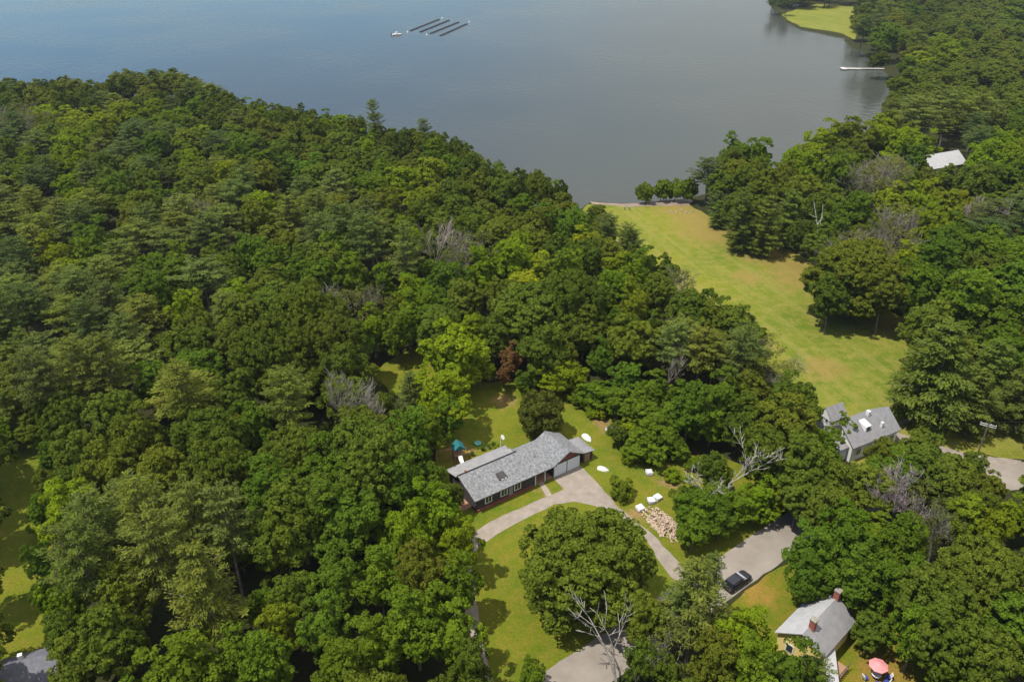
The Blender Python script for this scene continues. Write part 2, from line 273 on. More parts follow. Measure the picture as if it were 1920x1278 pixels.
def broad(name,Rr,H,base,nl,nc,npc,cr,leaf=.42,flat=1.0,irr=.25,thin=1.0):
    """crown of nl lobes, each carrying nc leaf clumps of npc leaves"""
    hc=(H-base)/2; zc=base+hc; C=[];N=[];T=[]
    i=np.arange(nl)+.5; ph=np.pi*(1+5**.5)*i; zz=1-(1.9 if nl>35 else 1.72)*i/nl; rr=np.sqrt(1-zz**2)
    lob=np.stack([rr*np.cos(ph),rr*np.sin(ph),zz],1)+rng.normal(size=(nl,3))*irr*.5
    for k in range(nl):
        lr=Rr*rng.uniform(.34,.52)*(6/nl)**.15; c=lob[k]*np.array([Rr-lr*.8,Rr-lr*.8,max(hc-lr*.75,.5)])*rng.uniform(.8,1.06); c[2]+=zc
        lt=rng.uniform(-.12,.12)
        d=sph(nc,-.55); d=unit(d+lob[k]*.55)
        cc=c+d*np.array([lr,lr,lr*flat])*rng.uniform(.8,1.05,(nc,1))
        for q in range(nc):
            r=cr*rng.uniform(.7,1.3); e=unit(sph(npc,-.4)+d[q]*.35); 
            C.append(cc[q]+e*np.array([r,r,r*.8*flat])*rng.uniform(.75,1.05,(npc,1))); N.append(e*1.0+np.array([0,0,.35])+rng.normal(size=(npc,3))*.42)
            T.append(np.clip(rng.normal(.5,.16,npc)+lt+rng.uniform(-.12,.12),0,1))
    C=np.concatenate(C);N=np.concatenate(N);T=np.concatenate(T)
    if thin>=1:
        m_=int(len(C)*.09); d=sph(m_,-.9); C=np.concatenate([C,d*np.array([Rr*.72,Rr*.72,hc*.72])*rng.uniform(.75,1,(m_,1))+[0,0,zc]]); N=np.concatenate([N,d+rng.normal(size=(m_,3))*.3]); T=np.concatenate([T,np.full(m_,.4)]); leaf=np.concatenate([np.full(len(C)-m_,leaf),np.full(m_,leaf*2.3)])
    if thin<1: k=rng.random(len(C))<thin; C,N,T=C[k],N[k],T[k]
    return leaf_mesh(name,C,N,leaf,.8,T,M_leaf)
def pine(name,Rr,H,base,nw,nb,droop=0.0,cone=.75,npt=26,irr=.3):
    C=[];N=[];T=[];D=[]; br=[]
    for w_ in range(nw):
        t=(w_+rng.uniform(.2,.8))/nw; z=base+(H-base)*t; L_=Rr*((1-t)**cone*(.55+.45*math.sin(min(1,t*3)*math.pi/2)))+.5
        k=max(3,int(round(nb*(1-.45*t)))); off=rng.uniform(0,6.28)
        for j in range(k):
            a=off+2*math.pi*j/k+rng.normal()*.25; l=L_*rng.uniform(1-irr*1.4,1+irr*.5); up=.12+.5*t-droop
            dv=np.array([math.cos(a),math.sin(a),up]); p0=np.array([0,0,z]); br.append((p0,p0+dv*l,max(.02,.06*(1-t)+.02)))
            nt_=max(2,int(l/.62)); tn=rng.uniform(-.15,.15)
            for q in range(nt_):
                s=(q+.7)/nt_; 
                if s<.28 and t<.8: continue
                w2=.25+.62*math.sin(min(1.,s*1.05)*math.pi*.8)*min(1.2,l/3.2)
                n_=npt; lat=rng.uniform(-1,1,n_)*w2; al=rng.normal(0,.3,n_)
                side=np.array([-math.sin(a),math.cos(a),0])
                P=p0+dv*l*s+side*lat[:,None]+np.array([math.cos(a),math.sin(a),0])*(al-abs(lat)*.35)[:,None]+np.array([0,0,1.])*(rng.normal(0,.11,n_)-abs(lat)*.12+.06*rng.random(n_))[:,None]
                C.append(P); N.append(np.array([math.cos(a)*.25,math.sin(a)*.25,1.])+rng.normal(size=(n_,3))*.55)
                D.append(np.array([math.cos(a),math.sin(a),.25])+side*(lat[:,None]*.9)+rng.normal(size=(n_,3))*.35)
                T.append(np.clip(rng.normal(.45+.2*s,.15,n_)+tn,0,1))
    return leaf_mesh(name,np.concatenate(C),np.concatenate(N),.55,.34,np.concatenate(T),M_needle,np.concatenate(D)),br
def trunk_mesh(name,H,r,top,br=(),limbs=5,lean=0,rnd=random.Random(3),R_=4,m=None):
    mb=MB(); p=Vector((0,0,-.3)); n_=4; pts=[p]
    for i in range(1,n_+1): pts.append(Vector((rnd.uniform(-.15,.15)+lean*i/n_,rnd.uniform(-.15,.15),top*i/n_)))
    for i in range(n_): mb.tube(pts[i],pts[i+1],r*(1-.75*i/n_),r*(1-.75*(i+1)/n_),6,False)
    for k in range(limbs):
        s=rnd.uniform(.4,.9); a=rnd.uniform(0,6.28); b0=Vector((0,0,top*s)); b1=b0+Vector((math.cos(a)*R_*.6,math.sin(a)*R_*.6,(H-top*s)*.5)); mb.tube(b0,b1,r*.35,r*.1,5,False)
    for (a,b,q) in br: mb.tube(a,b,q,q*.4,3,False)
    return mb.mesh(name,m or M_bark)
def dead_mesh(name,H,r,spread,levels=4,nk=3,lean=(0,0),seed=1,stems=1,twig=.02,m=None,stiff=.75,first=.38):
    rnd=random.Random(seed); mb=MB()
    def grow(p,d,l,r0,lv):
        r1=r0*.62; q=p; dd=d.copy(); k=3
        for i in range(k):
            dd=(dd+Vector((rnd.uniform(-1,1),rnd.uniform(-1,1),rnd.uniform(-.3,.6)))*.13).normalized(); q2=q+dd*l/k; mb.tube(q,q2,r0+(r1-r0)*i/k,r0+(r1-r0)*(i+1)/k,5 if lv==0 else 4 if lv<2 else 3,False); 
            if lv>=1 and lv<levels and rnd.random()<.6:
                a=Vector((rnd.uniform(-1,1),rnd.uniform(-1,1),rnd.uniform(-.2,.8))).normalized(); grow(q2,(dd*.6+a*.8).normalized(),l*.45,max(twig,r1*.5),lv+1)
            q=q2
        if lv<levels:
            for j in range(nk):
                a=Vector((rnd.uniform(-1,1),rnd.uniform(-1,1),rnd.uniform(-.1,.5)))*spread
                grow(q,(dd*stiff+a).normalized(),l*rnd.uniform(.5,.85),max(twig,r1*rnd.uniform(.6,.95)),lv+1)
    for s in range(stems):
        a=rnd.uniform(0,6.28); off=Vector((math.cos(a),math.sin(a),0))*(.5 if stems>1 else 0)
        grow(off+Vector((0,0,-.2)),(Vector((lean[0],lean[1],1))+off*.45).normalized(),H*first,r,0)
    return mb.mesh(name,m or M_dead)
PROTO={}
def reg(kind,mesh,trunk,Rr,H):
    v=np.empty(len(mesh.vertices)*3,np.float32); mesh.vertices.foreach_get('co',v); v=v.reshape(-1,3)
    Rr=float(np.percentile(np.hypot(v[:,0],v[:,1]),98.5)); H=float(v[:,2].max())
    PROTO.setdefault(kind,[]).append((mesh,trunk,Rr,H))
for i in range(6):   # oaks: broad domes, many fine clumps
    reg('O',broad('crown',5,14,3.2,15+i,15,40,.62,.40,.85,.28),trunk_mesh('trunk',14,.28,9,rnd=random.Random(i)),5,14)
for i in range(6):   # maples: taller, more open lobes
    reg('G',broad('crown',4.6,15,2.5,19+i,12,36,.62,.42,1.0,.42),trunk_mesh('trunk',15,.25,10,rnd=random.Random(10+i)),4.6,15)
for i in range(2):   # very large crowns
    reg('OB',broad('crown',9,16,.8,46,26,46,.72,.44,.85,.2),trunk_mesh('trunk',16,.5,11,rnd=random.Random(20+i),R_=8,limbs=8),9,16)
for i in range(5):
    me,br=pine('crown',5.2,20,[10,9,11,7,9][i],11,[7,8,6,8,7][i],droop=[.0,.05,-.03,.05,0][i],cone=[.42,.5,.35,.62,.4][i])
    reg('P',me,trunk_mesh('trunk',20,.28,19.3,br,0,rnd=random.Random(30+i)),5.0,20)
for i in range(2):
    me,br=pine('crown',5,17,[1.2,1.6][i],15,9,droop=.06,cone=[.5,.6][i],npt=28,irr=.3); reg('PL',me,trunk_mesh('trunk',17,.28,16.2,br,0,rnd=random.Random(36+i)),5,17)
me,br=pine('crown',5.8,17,1.5,17,10,droop=.12,cone=.7,npt=30,irr=.2); reg('C',me,trunk_mesh('trunk',17,.35,16.4,br,0),5.8,17)
reg('CE',broad('crown',4.5,7.5,.3,16,18,46,.6,.34,1.1,.22),trunk_mesh('trunk',7.5,.25,5,R_=3),4.5,7.5)   # dense cedar
for i in range(2): reg('SH',broad('crown',2.2,3.2,.1,8,10,30,.42,.34,.9,.3),trunk_mesh('trunk',3,.1,1.5,limbs=3,R_=1.5,rnd=random.Random(50+i)),2.2,3.2)
for i in range(2): reg('S',broad('crown',4.2,14,4,16,10,22,.7,.34,1.0,.5,.5),dead_mesh('branches',14,.2,.75,4,3,seed=60+i,stems=2,twig=.022,m=mat('grey_branches',(.2,.18,.15),.9)),4.2,14)
GREENS={ # albedos
 'O':[(.094,.130,.012),(.102,.138,.014),(.086,.124,.012),(.112,.134,.012)],
 'G':[(.090,.145,.009),(.080,.134,.010),(.104,.158,.009)],
 'B':[(.145,.200,.007),(.16,.21,.007),(.13,.195,.007)],
 'Y':[(.18,.215,.009),(.16,.205,.011)],
 'P':[(.110,.140,.022),(.096,.132,.026),(.124,.150,.020)],
 'D':[(.068,.106,.024),(.074,.104,.022)],
 'S':[(.13,.135,.03),(.115,.13,.03)],
 'C':[(.084,.116,.015)],'PL':[(.090,.126,.018),(.100,.13,.016)],'CE':[(.078,.092,.012)],'SH':[(.11,.155,.010)],'RB':[(.15,.085,.03)]}
KINDS={'O':('O','oak_tree','olive green domed','oak tree'),'OB':('OB','oak_tree','huge dark green','oak tree'),'G':('G','maple_tree','mid green','maple tree'),
 'B':('G','maple_tree','bright green','maple tree'),'Y':('G','maple_tree','yellow green','maple tree'),'P':('P','pine_tree','feathery olive','pine tree'),
 'PL':('PL','pine_tree','low branched olive','pine tree'),'D':('P','pine_tree','dark blue green','pine tree'),'C':('C','pine_tree','big dark conical','pine tree'),'S':('S','broadleaf_tree','thin grey twigged','broadleaf tree'),
 'CE':('CE','cedar_tree','dense dark olive','cedar tree'),'SH':('SH','shrub','leafy green','shrub'),'RB':('G','broadleaf_tree','rusty brown dying','broadleaf tree'),'YS':('SH','shrub','yellow green','shrub')}
TREES=[]   # (x,y,R,H,kind,px,py,rpx)
def zc_of(kind,H): return {'P':.66,'D':.66,'C':.5,'PL':.52,'CE':.5,'SH':.5,'RB':.66,'YS':.5}.get(kind,.62)*H
def add(cx,cy,r,kind,H=None):
    g=G(cx,cy,9); Rm=r*depth(g)/F
    if H is None:
        H={'PL':9+Rm*1.1,'P':16+Rm*.9,'D':16+Rm*.9,'C':2.6*Rm,'SH':1.5*Rm,'RB':1.6*Rm,'YS':1.5*Rm,'CE':1.7*Rm}.get(kind,6+1.75*Rm)
        H=min(H,21)
    g=G(cx,cy,zc_of(kind,H)); Rm=r*depth(g)/F
    TREES.append([g.x,g.y,Rm,H,kind,cx,cy,r])
KEY='''
1108 1040 127 OB 16;1826 882 32 O 8;1860 915 28 O 7;60 805 30 O 8;22 785 34 PL 12;96 775 34 O;105 812 26 G 8;8 810 28 G 8;50 760 34 O;1000 1262 26 G 6;1196 1238 32 O 8;1250 1252 34 O 8;848 928 24 B 7;72 960 28 G 8;84 900 24 B 7;74 1045 26 G 9;80 1120 26 G 8;1212 1155 52 O 11;1305 1125 64 P 17;1325 1085 28 P 13;1265 1205 50 S 10;1395 1195 62 B;1410 1255 60 G;1335 1240 55 O;1475 1262 60 G 12;1525 1262 34 P 9;1270 1130 45 P 14
1530 1036 56 G;1590 1010 60 G;1690 1015 52 G;1560 965 52 O;1610 1080 62 G;1680 1090 60 G;1520 1085 45 G;1740 1130 75 O;1850 1085 85 O;1780 1190 75 O;1900 1180 70 G;1722 1182 52 G 12;1850 1240 60 O;1780 1262 40 G 9;1915 1090 50 G
1815 975 46 Y 12;1862 1005 36 Y 11;1770 985 45 S;1725 935 42 S 9;1760 890 62 O 12;1690 885 62 G 11;1620 910 60 O 11;1550 905 55 O 12;1500 930 40 O 11;1725 838 42 O 8;1780 905 52 O 11;1835 952 38 O 9;1652 850 34 O 8;1905 965 42 B 9
1478 800 66 O;1440 860 50 O;1505 860 60 O;1545 835 38 G 9;1580 800 26 G 8;1490 755 50 O;1410 790 50 O;1335 788 44 G 9;1290 765 48 G;1235 785 46 G 8;1195 762 40 G 8;1160 752 32 G 7;1213 815 40 G 7;1250 815 36 G 7;1172 805 26 B 5;1350 740 45 G;1410 720 45 O;1282 738 34 G 7;1225 728 36 G 9
1312 960 54 G 8;1352 972 36 G 7;1425 925 40 B 8;1460 932 30 B 7;1288 930 36 G 7;1390 948 32 G 7;1300 990 38 G 7;1345 935 36 G 7
1165 913 30 SH;1015 775 58 CE;935 840 12 YS;1090 745 26 SH;1120 735 38 G 6;1230 848 28 G 5;1266 836 28 G 5;1195 838 28 G 5;1160 812 24 G 5;1180 858 18 YS;985 722 22 SH;1010 714 22 YS;1048 722 24 SH;1080 738 22 YS;1108 752 24 SH;1128 772 20 YS;1300 868 20 YS;1330 880 22 SH;1352 898 20 YS;1110 775 14 YS;1128 668 27 G 12;1040 705 36 B 8;990 708 26 G 7;1075 700 30 B 8;1180 710 34 G 9;1260 890 18 YS;1330 1052 16 SH
1000 580 86 OB 17;925 630 40 O;1070 565 70 O;1095 620 48 O;1015 655 50 O;956 668 22 RB 9;946 702 13 RB 5;1150 550 45 G;1190 570 32 Y 16;1235 555 42 O;1290 590 52 O;1345 615 50 O;1260 650 42 P 16;1310 660 42 P 16;1215 620 36 G;1160 615 36 G;1390 625 48 O;1395 672 40 P;1440 655 36 S 9;1475 700 36 S 8;1338 668 36 P 15
1060 505 45 G;1100 490 36 O;1205 500 42 G;1160 505 40 B 13;1250 510 32 O 12;1275 540 34 S;1140 430 26 D 13;1172 445 26 D 12;1090 455 30 Y 12;1050 470 35 O;1120 395 18 B 5;1190 455 22 D 10
845 665 66 B 16;890 625 40 B 13;835 740 58 B 14;775 735 34 D 12;798 800 42 G 11;838 775 34 G 10;900 680 28 B 9
780 585 40 G;740 620 34 G;715 525 28 G;762 545 26 B;805 515 28 G;820 590 45 G;765 610 30 G;690 560 30 S;700 610 34 B;905 500 50 B 16;960 490 45 B;1000 500 40 Y 13;855 500 34 S;870 560 40 O;760 470 40 P;700 450 45 P;640 470 40 G;650 430 42 P
575 590 80 O;620 640 66 O;510 660 76 O;655 650 45 G;455 600 50 O;690 860 88 OB 17;610 890 70 G;745 900 58 G;560 960 76 O;650 970 76 G;515 1030 66 O;812 962 58 B 14;862 1015 46 B 12;760 1015 56 B;795 1075 60 O;860 1090 50 G;710 1080 60 G;625 1080 60 G;780 1160 78 G;700 1210 62 G;850 1190 58 G;880 1250 46 O;520 1175 45 Y;600 1180 55 G;640 1250 60 G;495 1245 60 G;555 1120 50 O;440 1235 60 G
340 1250 80 G;385 1105 78 P;300 1040 70 P;160 1050 66 P;235 1120 66 O;200 1205 76 O;125 1125 46 B;140 1245 55 O;425 990 60 P;350 980 60 P;270 960 56 P;185 985 56 P;310 880 56 O;420 880 76 O;205 880 56 O;140 850 46 O;112 940 30 B 10;255 820 56 O;365 800 50 O;125 785 40 O;75 715 46 P;140 700 46 P;205 690 46 P;285 720 42 G;350 740 46 P;440 740 46 O;480 800 46 G;545 755 46 P;565 715 36 O
1240 356 22 SH 7;1212 362 20 SH 6.5;1266 356 20 SH 7;1290 356 22 SH 8;1330 325 38 D 15;1375 285 36 G;1415 290 32 G;1345 375 24 D 8;1392 412 34 PL 17;1438 422 36 PL 17;1480 408 34 PL 16;1350 400 20 PL 8;1435 355 40 O;1540 262 38 B;1590 255 40 O;1525 315 40 B;1580 330 42 G;1650 255 38 B;1700 275 36 B;1500 440 24 G;1350 345 26 O 13
1610 505 92 OB 19;1560 555 42 O;1660 550 50 O;1720 540 50 G;1765 495 55 G;1850 480 55 G;1820 560 62 G;1900 545 55 G;1765 700 86 C 21;1865 700 50 PL;1905 745 46 PL;1830 755 42 PL;1880 640 45 G;1740 430 42 B;1620 345 42 S;1670 335 45 S;1740 365 28 Y;1790 372 18 Y;1690 420 36 S;1650 440 26 S;1560 415 40 G;1600 395 36 G;1500 370 40 O
1765 95 30 B;1665 70 34 G;1620 55 22 D;1700 160 34 O;1650 108 20 G;1720 215 40 P;1780 205 40 P;1835 210 40 P;1850 300 42 B;1830 345 40 O;1775 335 26 O;1900 330 40 G;1475 8 14 D 12;1450 4 14 D 12;1720 300 26 G;1700 345 26 B
702 226 17 P 22;795 248 20 D 14;30 178 24 D 14;140 170 24 P 14;318 158 24 P 15;240 160 22 P 14;110 176 22 O 13;270 162 22 P 14;360 172 24 P 14;200 176 22 D 13;400 188 22 P 13;935 318 12 S;-45 850 60 G;-60 960 60 O;-50 1080 55 G;-55 1190 60 O;12 640 36 PL;45 665 32 PL;12 705 40 PL;38 725 30 PL;8 590 34 P;1000 1290 30 G 8
'''
for ln in KEY.replace('\n',';').split(';'):
    q=ln.split()
    if len(q)>=4: add(float(q[0]),float(q[1]),float(q[2]),q[3],float(q[4]) if len(q)>4 else None)
def skyy(x):
    for (x0,y0),(x1,y1) in zip(SKY,SKY[1:]):
        if x0<=x<=x1: return y0+(y1-y0)*(x-x0)/(x1-x0)
rs_=random.Random(77)
for xx in range(-60,1050,19):
    for row in (0,1):
        yy=skyy(xx+row*9)+ (13 if row==0 else 24)+rs_.uniform(-3,5); kk=rs_.choice('OGPO' if xx<450 else 'OGOGB'); add(xx+row*9+rs_.uniform(-5,5),yy,rs_.uniform(17,25),kk,rs_.uniform(12,15))
ANCH='''20 170 P;60 185 O;100 165 P;135 165 D;110 210 B;40 215 S;165 190 P;205 165 D;245 155 P;290 150 G;320 150 P;370 165 P;405 180 D;440 185 P;275 192 Y;150 232 Y;220 218 B;310 210 D;330 235 D;380 240 B;410 250 Y;440 215 P;30 250 D;60 285 P;112 250 O;125 292 B;150 295 B;190 275 P;215 290 D;290 240 D;340 290 G;370 300 G;400 275 D;440 262 G;70 342 D;30 365 P;150 345 D;180 352 P;130 348 B;220 332 G;270 332 D;300 352 G;330 372 S;380 322 P;430 330 B;440 362 P;80 412 Y;40 402 P;120 400 P;180 420 P;240 402 G;290 392 P;340 420 P;420 420 P
480 200 G;510 215 O;550 215 P;590 215 P;640 240 G;690 245 O;740 250 O;560 260 O;610 270 G;500 250 G;650 280 O;720 270 O;760 280 O;800 270 Y;830 290 B;880 320 O;860 300 O;560 320 G;520 340 D;480 330 D;470 360 D;600 330 G;640 310 O;700 310 G;740 340 B;790 350 Y;680 350 G;620 360 P;560 370 P;540 400 P;500 440 G;600 400 P;660 390 D;720 390 O;780 400 O;840 370 O;900 360 O;950 370 O;1000 380 G;1040 380 B;980 345 B;1020 350 B;1060 400 G;900 420 O;960 430 O;850 440 S;780 450 D;740 440 D;690 470 D;820 400 O
60 440 P;110 450 Y;150 470 G;30 500 D;100 530 P;160 510 B;200 500 P;220 470 B;270 450 P;330 440 P;380 450 P;410 470 G;230 520 G;260 560 P;310 540 G;350 560 B;400 540 P;440 540 B;60 560 P;30 600 D;80 640 D;150 580 P;200 600 D;250 620 P;300 600 P;310 650 B;350 640 O;400 620 O;250 660 P;420 680 B;180 650 P;400 720 B;340 680 G;460 480 G;500 520 O;560 510 O;620 520 G;20 660 D;30 740 D
1500 480 G;1800 430 G;1860 420 D;1890 400 D;1830 400 S;1900 460 G;1700 380 Y;1800 20 O;1850 60 O;1900 40 G;1820 120 O;1880 130 O;1750 40 O;1700 20 G;1700 80 O;1860 170 O;1650 20 D;1600 15 D;1550 5 D;1500 0 G;1900 220 G;1890 260 B;1760 260 P;1810 260 D;1780 150 O;1640 200 P;1900 600 G;1720 640 G
500 900 G;540 860 O;450 940 O;400 1180 P;480 1100 P;60 1230 G;950 1262 G;1480 1000 G;1650 1230 G;1840 830 G;1900 820 G;760 820 G'''
anch=[(float(a.split()[0]),float(a.split()[1]),a.split()[2]) for a in ANCH.replace('\n',';').split(';') if a.strip()]
anch+=[(t[5],t[6],t[4]) for t in TREES if t[4] in 'OGBYPDS']
# places that stay open in the picture: no filler tree may stand there
OPEN=[[(1095,300),(1190,300),(1190,382),(1105,380)],[(1100,380),(1300,378),(1345,412),(1400,480),(1520,500),(1530,570),(1600,605),(1695,605),(1672,700),(1740,790),(1840,850),(1930,870),(1930,930),(1880,930),(1700,850),(1600,850),(1500,740),(1480,690),(1420,590),(1280,520),(1200,460)],
 [(840,850),(890,730),(1000,720),(1130,780),(1165,860),(1320,870),(1240,900),(1270,1010),(1280,1080),(1260,1085),(1000,1290),(935,1290),(935,1130),(900,1010),(830,880)],
 [(1270,1090),(1340,1040),(1490,965),(1480,1050),(1600,1110),(1600,1180),(1580,1240),(1700,1240),(1780,1290),(1600,1290),(1480,1200),(1470,1140),(1390,1120),(1200,1290),(1000,1290)],
 [(0,790),(70,800),(75,1290),(0,1290)],[(700,690),(800,650),(820,700),(720,720)],
 [(1560,770),(1700,770),(1700,840),(1590,850)],[(1745,290),(1810,285),(1810,322),(1745,328)],[(1465,20),(1600,12),(1590,65),(1480,45)],[(1620,925),(1695,925),(1695,960),(1620,960)],[(1640,1225),(1720,1230),(1720,1300),(1640,1300)],[(1700,780),(1930,780),(1930,870),(1840,850)],
 [(15,1215),(85,1215),(110,1290),(10,1290)]]
def inpoly(x,y,P):
    c=False; j=len(P)-1
    for i in range(len(P)):
        xi,yi=P[i];xj,yj=P[j]
        if (yi>y)!=(yj>y) and x<(xj-xi)*(y-yi)/(yj-yi)+xi: c=not c
        j=i
    return c
landc=land
GAPS=[(215,425,14),(525,355,16),(700,545,0),(445,930,16),(730,550,20),(20,760,60)]
rf=random.Random(11)
cell={}
def key(x,y): return (int(x//12),int(y//12))
for t in TREES: cell.setdefault(key(t[0],t[1]),[]).append(t)
def okfill(x,y,Rm,kind,f=.74):
    k=key(x,y)
    for i in range(-2,3):
        for j in range(-2,3):
            for t in cell.get((k[0]+i,k[1]+j),()):
                rr=Rm+t[2]
                if (t[0]-x)**2+(t[1]-y)**2<(rr*f)**2: return False
    return True
for it in range(60000):
    y=80+ (rf.random()**1.6)*700 if it%2 else rf.uniform(45,330)
    c=y*cp_+(CAMH-10)*sp_; x=rf.uniform(-1.12,1.12)*960*c/F
    Rm=rf.uniform(3.9,6.2) if y<330 else rf.uniform(6,9)
    Rm*=1.08
    px,py=PX(x,y,10); r=Rm*F/c
    if not(-110<px<2030 and -30<py<1420): continue
    if not inpoly(x,y+0,landc): continue
    if not all(inpoly(x+a*Rm*.6,y+b2*Rm*.6,landc) for a,b2 in ((1,0),(-1,0),(0,1))): continue
    kd=min(anch,key=lambda a:(a[0]-px)**2+((a[1]-py)*1.6)**2+rf.uniform(0,900))[2]
    if kd in('OB','C'): kd='O'
    if kd in 'PD' and y>165 and rf.random()<.45: kd=rf.choice('OOOGB')
    if kd=='G' and rf.random()<.4: kd='O'
    if any(math.hypot(gx-px,gy-py)<gr+r*.7 for gx,gy,gr in GAPS): continue
    if kd in 'PD': H=rf.uniform(12.5,16.5)
    else: H=rf.uniform(11.5,15.5)
    if kd=='S' : H*=.9
    bad=False
    zc=zc_of(kd,H); px,py=PX(x,y,zc)
    bx,by=PX(x,y,0); sh=PX(x+5,y,0)
    for P in OPEN:
        if inpoly(bx,by,P): bad=True;break
        for k in range(10):
            a=k*math.pi/5
            if inpoly(px+r*.8*math.cos(a),py+r*.75*math.sin(a),P): bad=True;break
        if bad: break
    if bad or not okfill(x,y,Rm,kd): continue
    # keep crowns from hiding hand-placed near things
    t=[x,y,Rm,H,kd,px,py,r]; TREES.append(t); cell.setdefault(key(x,y),[]).append(t)

print('main fill',len(TREES)); n0=len(TREES)
for it in range(7000):     # younger trees in the gaps of the canopy
    y=rf.uniform(55,270); c=y*cp_+(CAMH-7)*sp_; x=rf.uniform(-1.05,1.05)*960*c/F; Rm=rf.uniform(2.3,3.2); H=rf.uniform(6.5,9.5); kd=rf.choice('OOG')
    px,py=PX(x,y,.62*H); r=Rm*F/c; bx,by=PX(x,y,0)
    if not(-40<px<1960 and -10<py<1320) or not inpoly(x,y,landc) or not inpoly(x,y+6,landc): continue
    if any(inpoly(bx,by,P) or any(inpoly(px+r*.9*math.cos(k),py+r*.9*math.sin(k),P) for k in range(6)) for P in OPEN): continue
    if any(math.hypot(gx-px,gy-py)<gr*.8 for gx,gy,gr in GAPS) or not okfill(x,y,Rm,kd,.72): continue
    t=[x,y,Rm,H,kd,px,py,r]; TREES.append(t); cell.setdefault(key(x,y),[]).append(t)
print('understory',len(TREES)-n0)
PLACES=[(60,215,'on the headland at the far left'),(190,230,'on the headland near the top left'),(320,180,'on the headland crest against the lake'),(430,240,'right of the headland crest'),(560,245,'on the slope left of the lone skyline pine'),(700,260,'beneath the lone skyline pine'),(830,300,'along the lake edge of the point'),(980,360,'near the tip of the wooded point'),
 (50,340,'low on the far left slope'),(190,340,'on the left slope below the headland'),(330,330,'on the slope below the headland crest'),(460,340,'around the dark gap under the crest'),(600,350,'in the middle of the lakeside slope'),(740,380,'above the pale dead trunk'),(900,430,'behind the bright green grove'),
 (50,460,'at the left edge of the woods'),(190,470,'among the upper left pines'),(330,480,'above the bleached fallen trunks'),(480,470,'in the upper middle woods'),(640,460,'left of the pale dead trunk'),(800,530,'below the pale dead trunk'),
 (60,620,'at the dark left edge of the woods'),(200,610,'among the left pines'),(330,620,'in the middle of the left woods'),(480,600,'beside the great olive domes'),(640,600,'behind the great olive domes'),(720,640,'by the small hidden clearing'),
 (60,760,'above the shady left lawn'),(220,760,'left of the woods centre'),(400,760,'at the centre of the left woods'),(560,760,'left of the bare grey thicket'),(700,760,'around the bare grey thicket'),(840,700,'left of the ranch house backyard'),
 (130,900,'beside the left lawn strip'),(280,900,'in the lower left woods'),(430,900,'in the lower middle woods'),(600,920,'left of the ranch house'),(780,900,'closest left of the ranch house'),
 (120,1100,'by the sunlit left lawn'),(270,1080,'among the lower left pines'),(420,1080,'in the lower left pine group'),(580,1080,'in the bottom middle woods'),(780,1080,'below the ranch house by the drive'),
 (120,1230,'above the bottom left house'),(330,1240,'along the bottom left edge'),(550,1230,'along the bottom middle edge'),(800,1220,'by the shaded grass strip'),
 (1110,1050,'inside the driveway loop'),(1240,1160,'beside the bottom road'),(1340,1130,'left of the parked black car'),(1400,1230,'left of the yellow cottage'),(1520,1250,'in front of the yellow cottage'),
 (1000,610,'behind the ranch house lawn'),(1180,560,'in the grove beside the field'),(1330,630,'on the field edge of the grove'),(1120,450,'at the top of the grove by the field'),(1240,740,'right of the back lawn'),(1380,800,'left of the gabled house'),(1470,780,'beside the field and gabled house'),(1020,740,'around the ranch back lawn'),(1300,960,'below the bleached dead tree'),(1440,930,'beside the bleached dead tree'),(1180,890,'on the ranch side lawn'),
 (1560,920,'above the bend in the road'),(1700,880,'in front of the gabled house'),(1830,920,'by the right hand road'),(1580,1040,'behind the yellow cottage'),(1700,1120,'right of the yellow cottage'),(1860,1100,'at the lower right edge'),(1850,1230,'in the bottom right corner'),(1830,990,'near the twiggy heap'),
 (1250,350,'in the hedge by the beach'),(1370,300,'on the shore right of the beach'),(1420,420,'in the pine clump on the field'),(1560,290,'on the cove shore'),(1700,270,'left of the pale roofed house'),(1860,300,'right of the pale roofed house'),(1640,400,'among the bare grey crowns'),(1800,430,'below the pale roofed house'),(1620,520,'bulging into the field'),(1800,520,'on the right hillside'),(1780,700,'at the right side of the field'),(1890,620,'at the right picture edge'),
 (1640,60,'beside the far meadow'),(1760,100,'behind the dock'),(1880,60,'in the top right corner'),(1740,190,'on the wooded bank by the dock'),(1870,180,'on the upper right hillside'),(1500,5,'behind the far meadow'),(1880,820,'by the utility pole')]
ORD=['first','second','third','fourth','fifth','sixth','seventh','eighth','ninth','tenth','eleventh','twelfth','thirteenth','fourteenth','fifteenth']
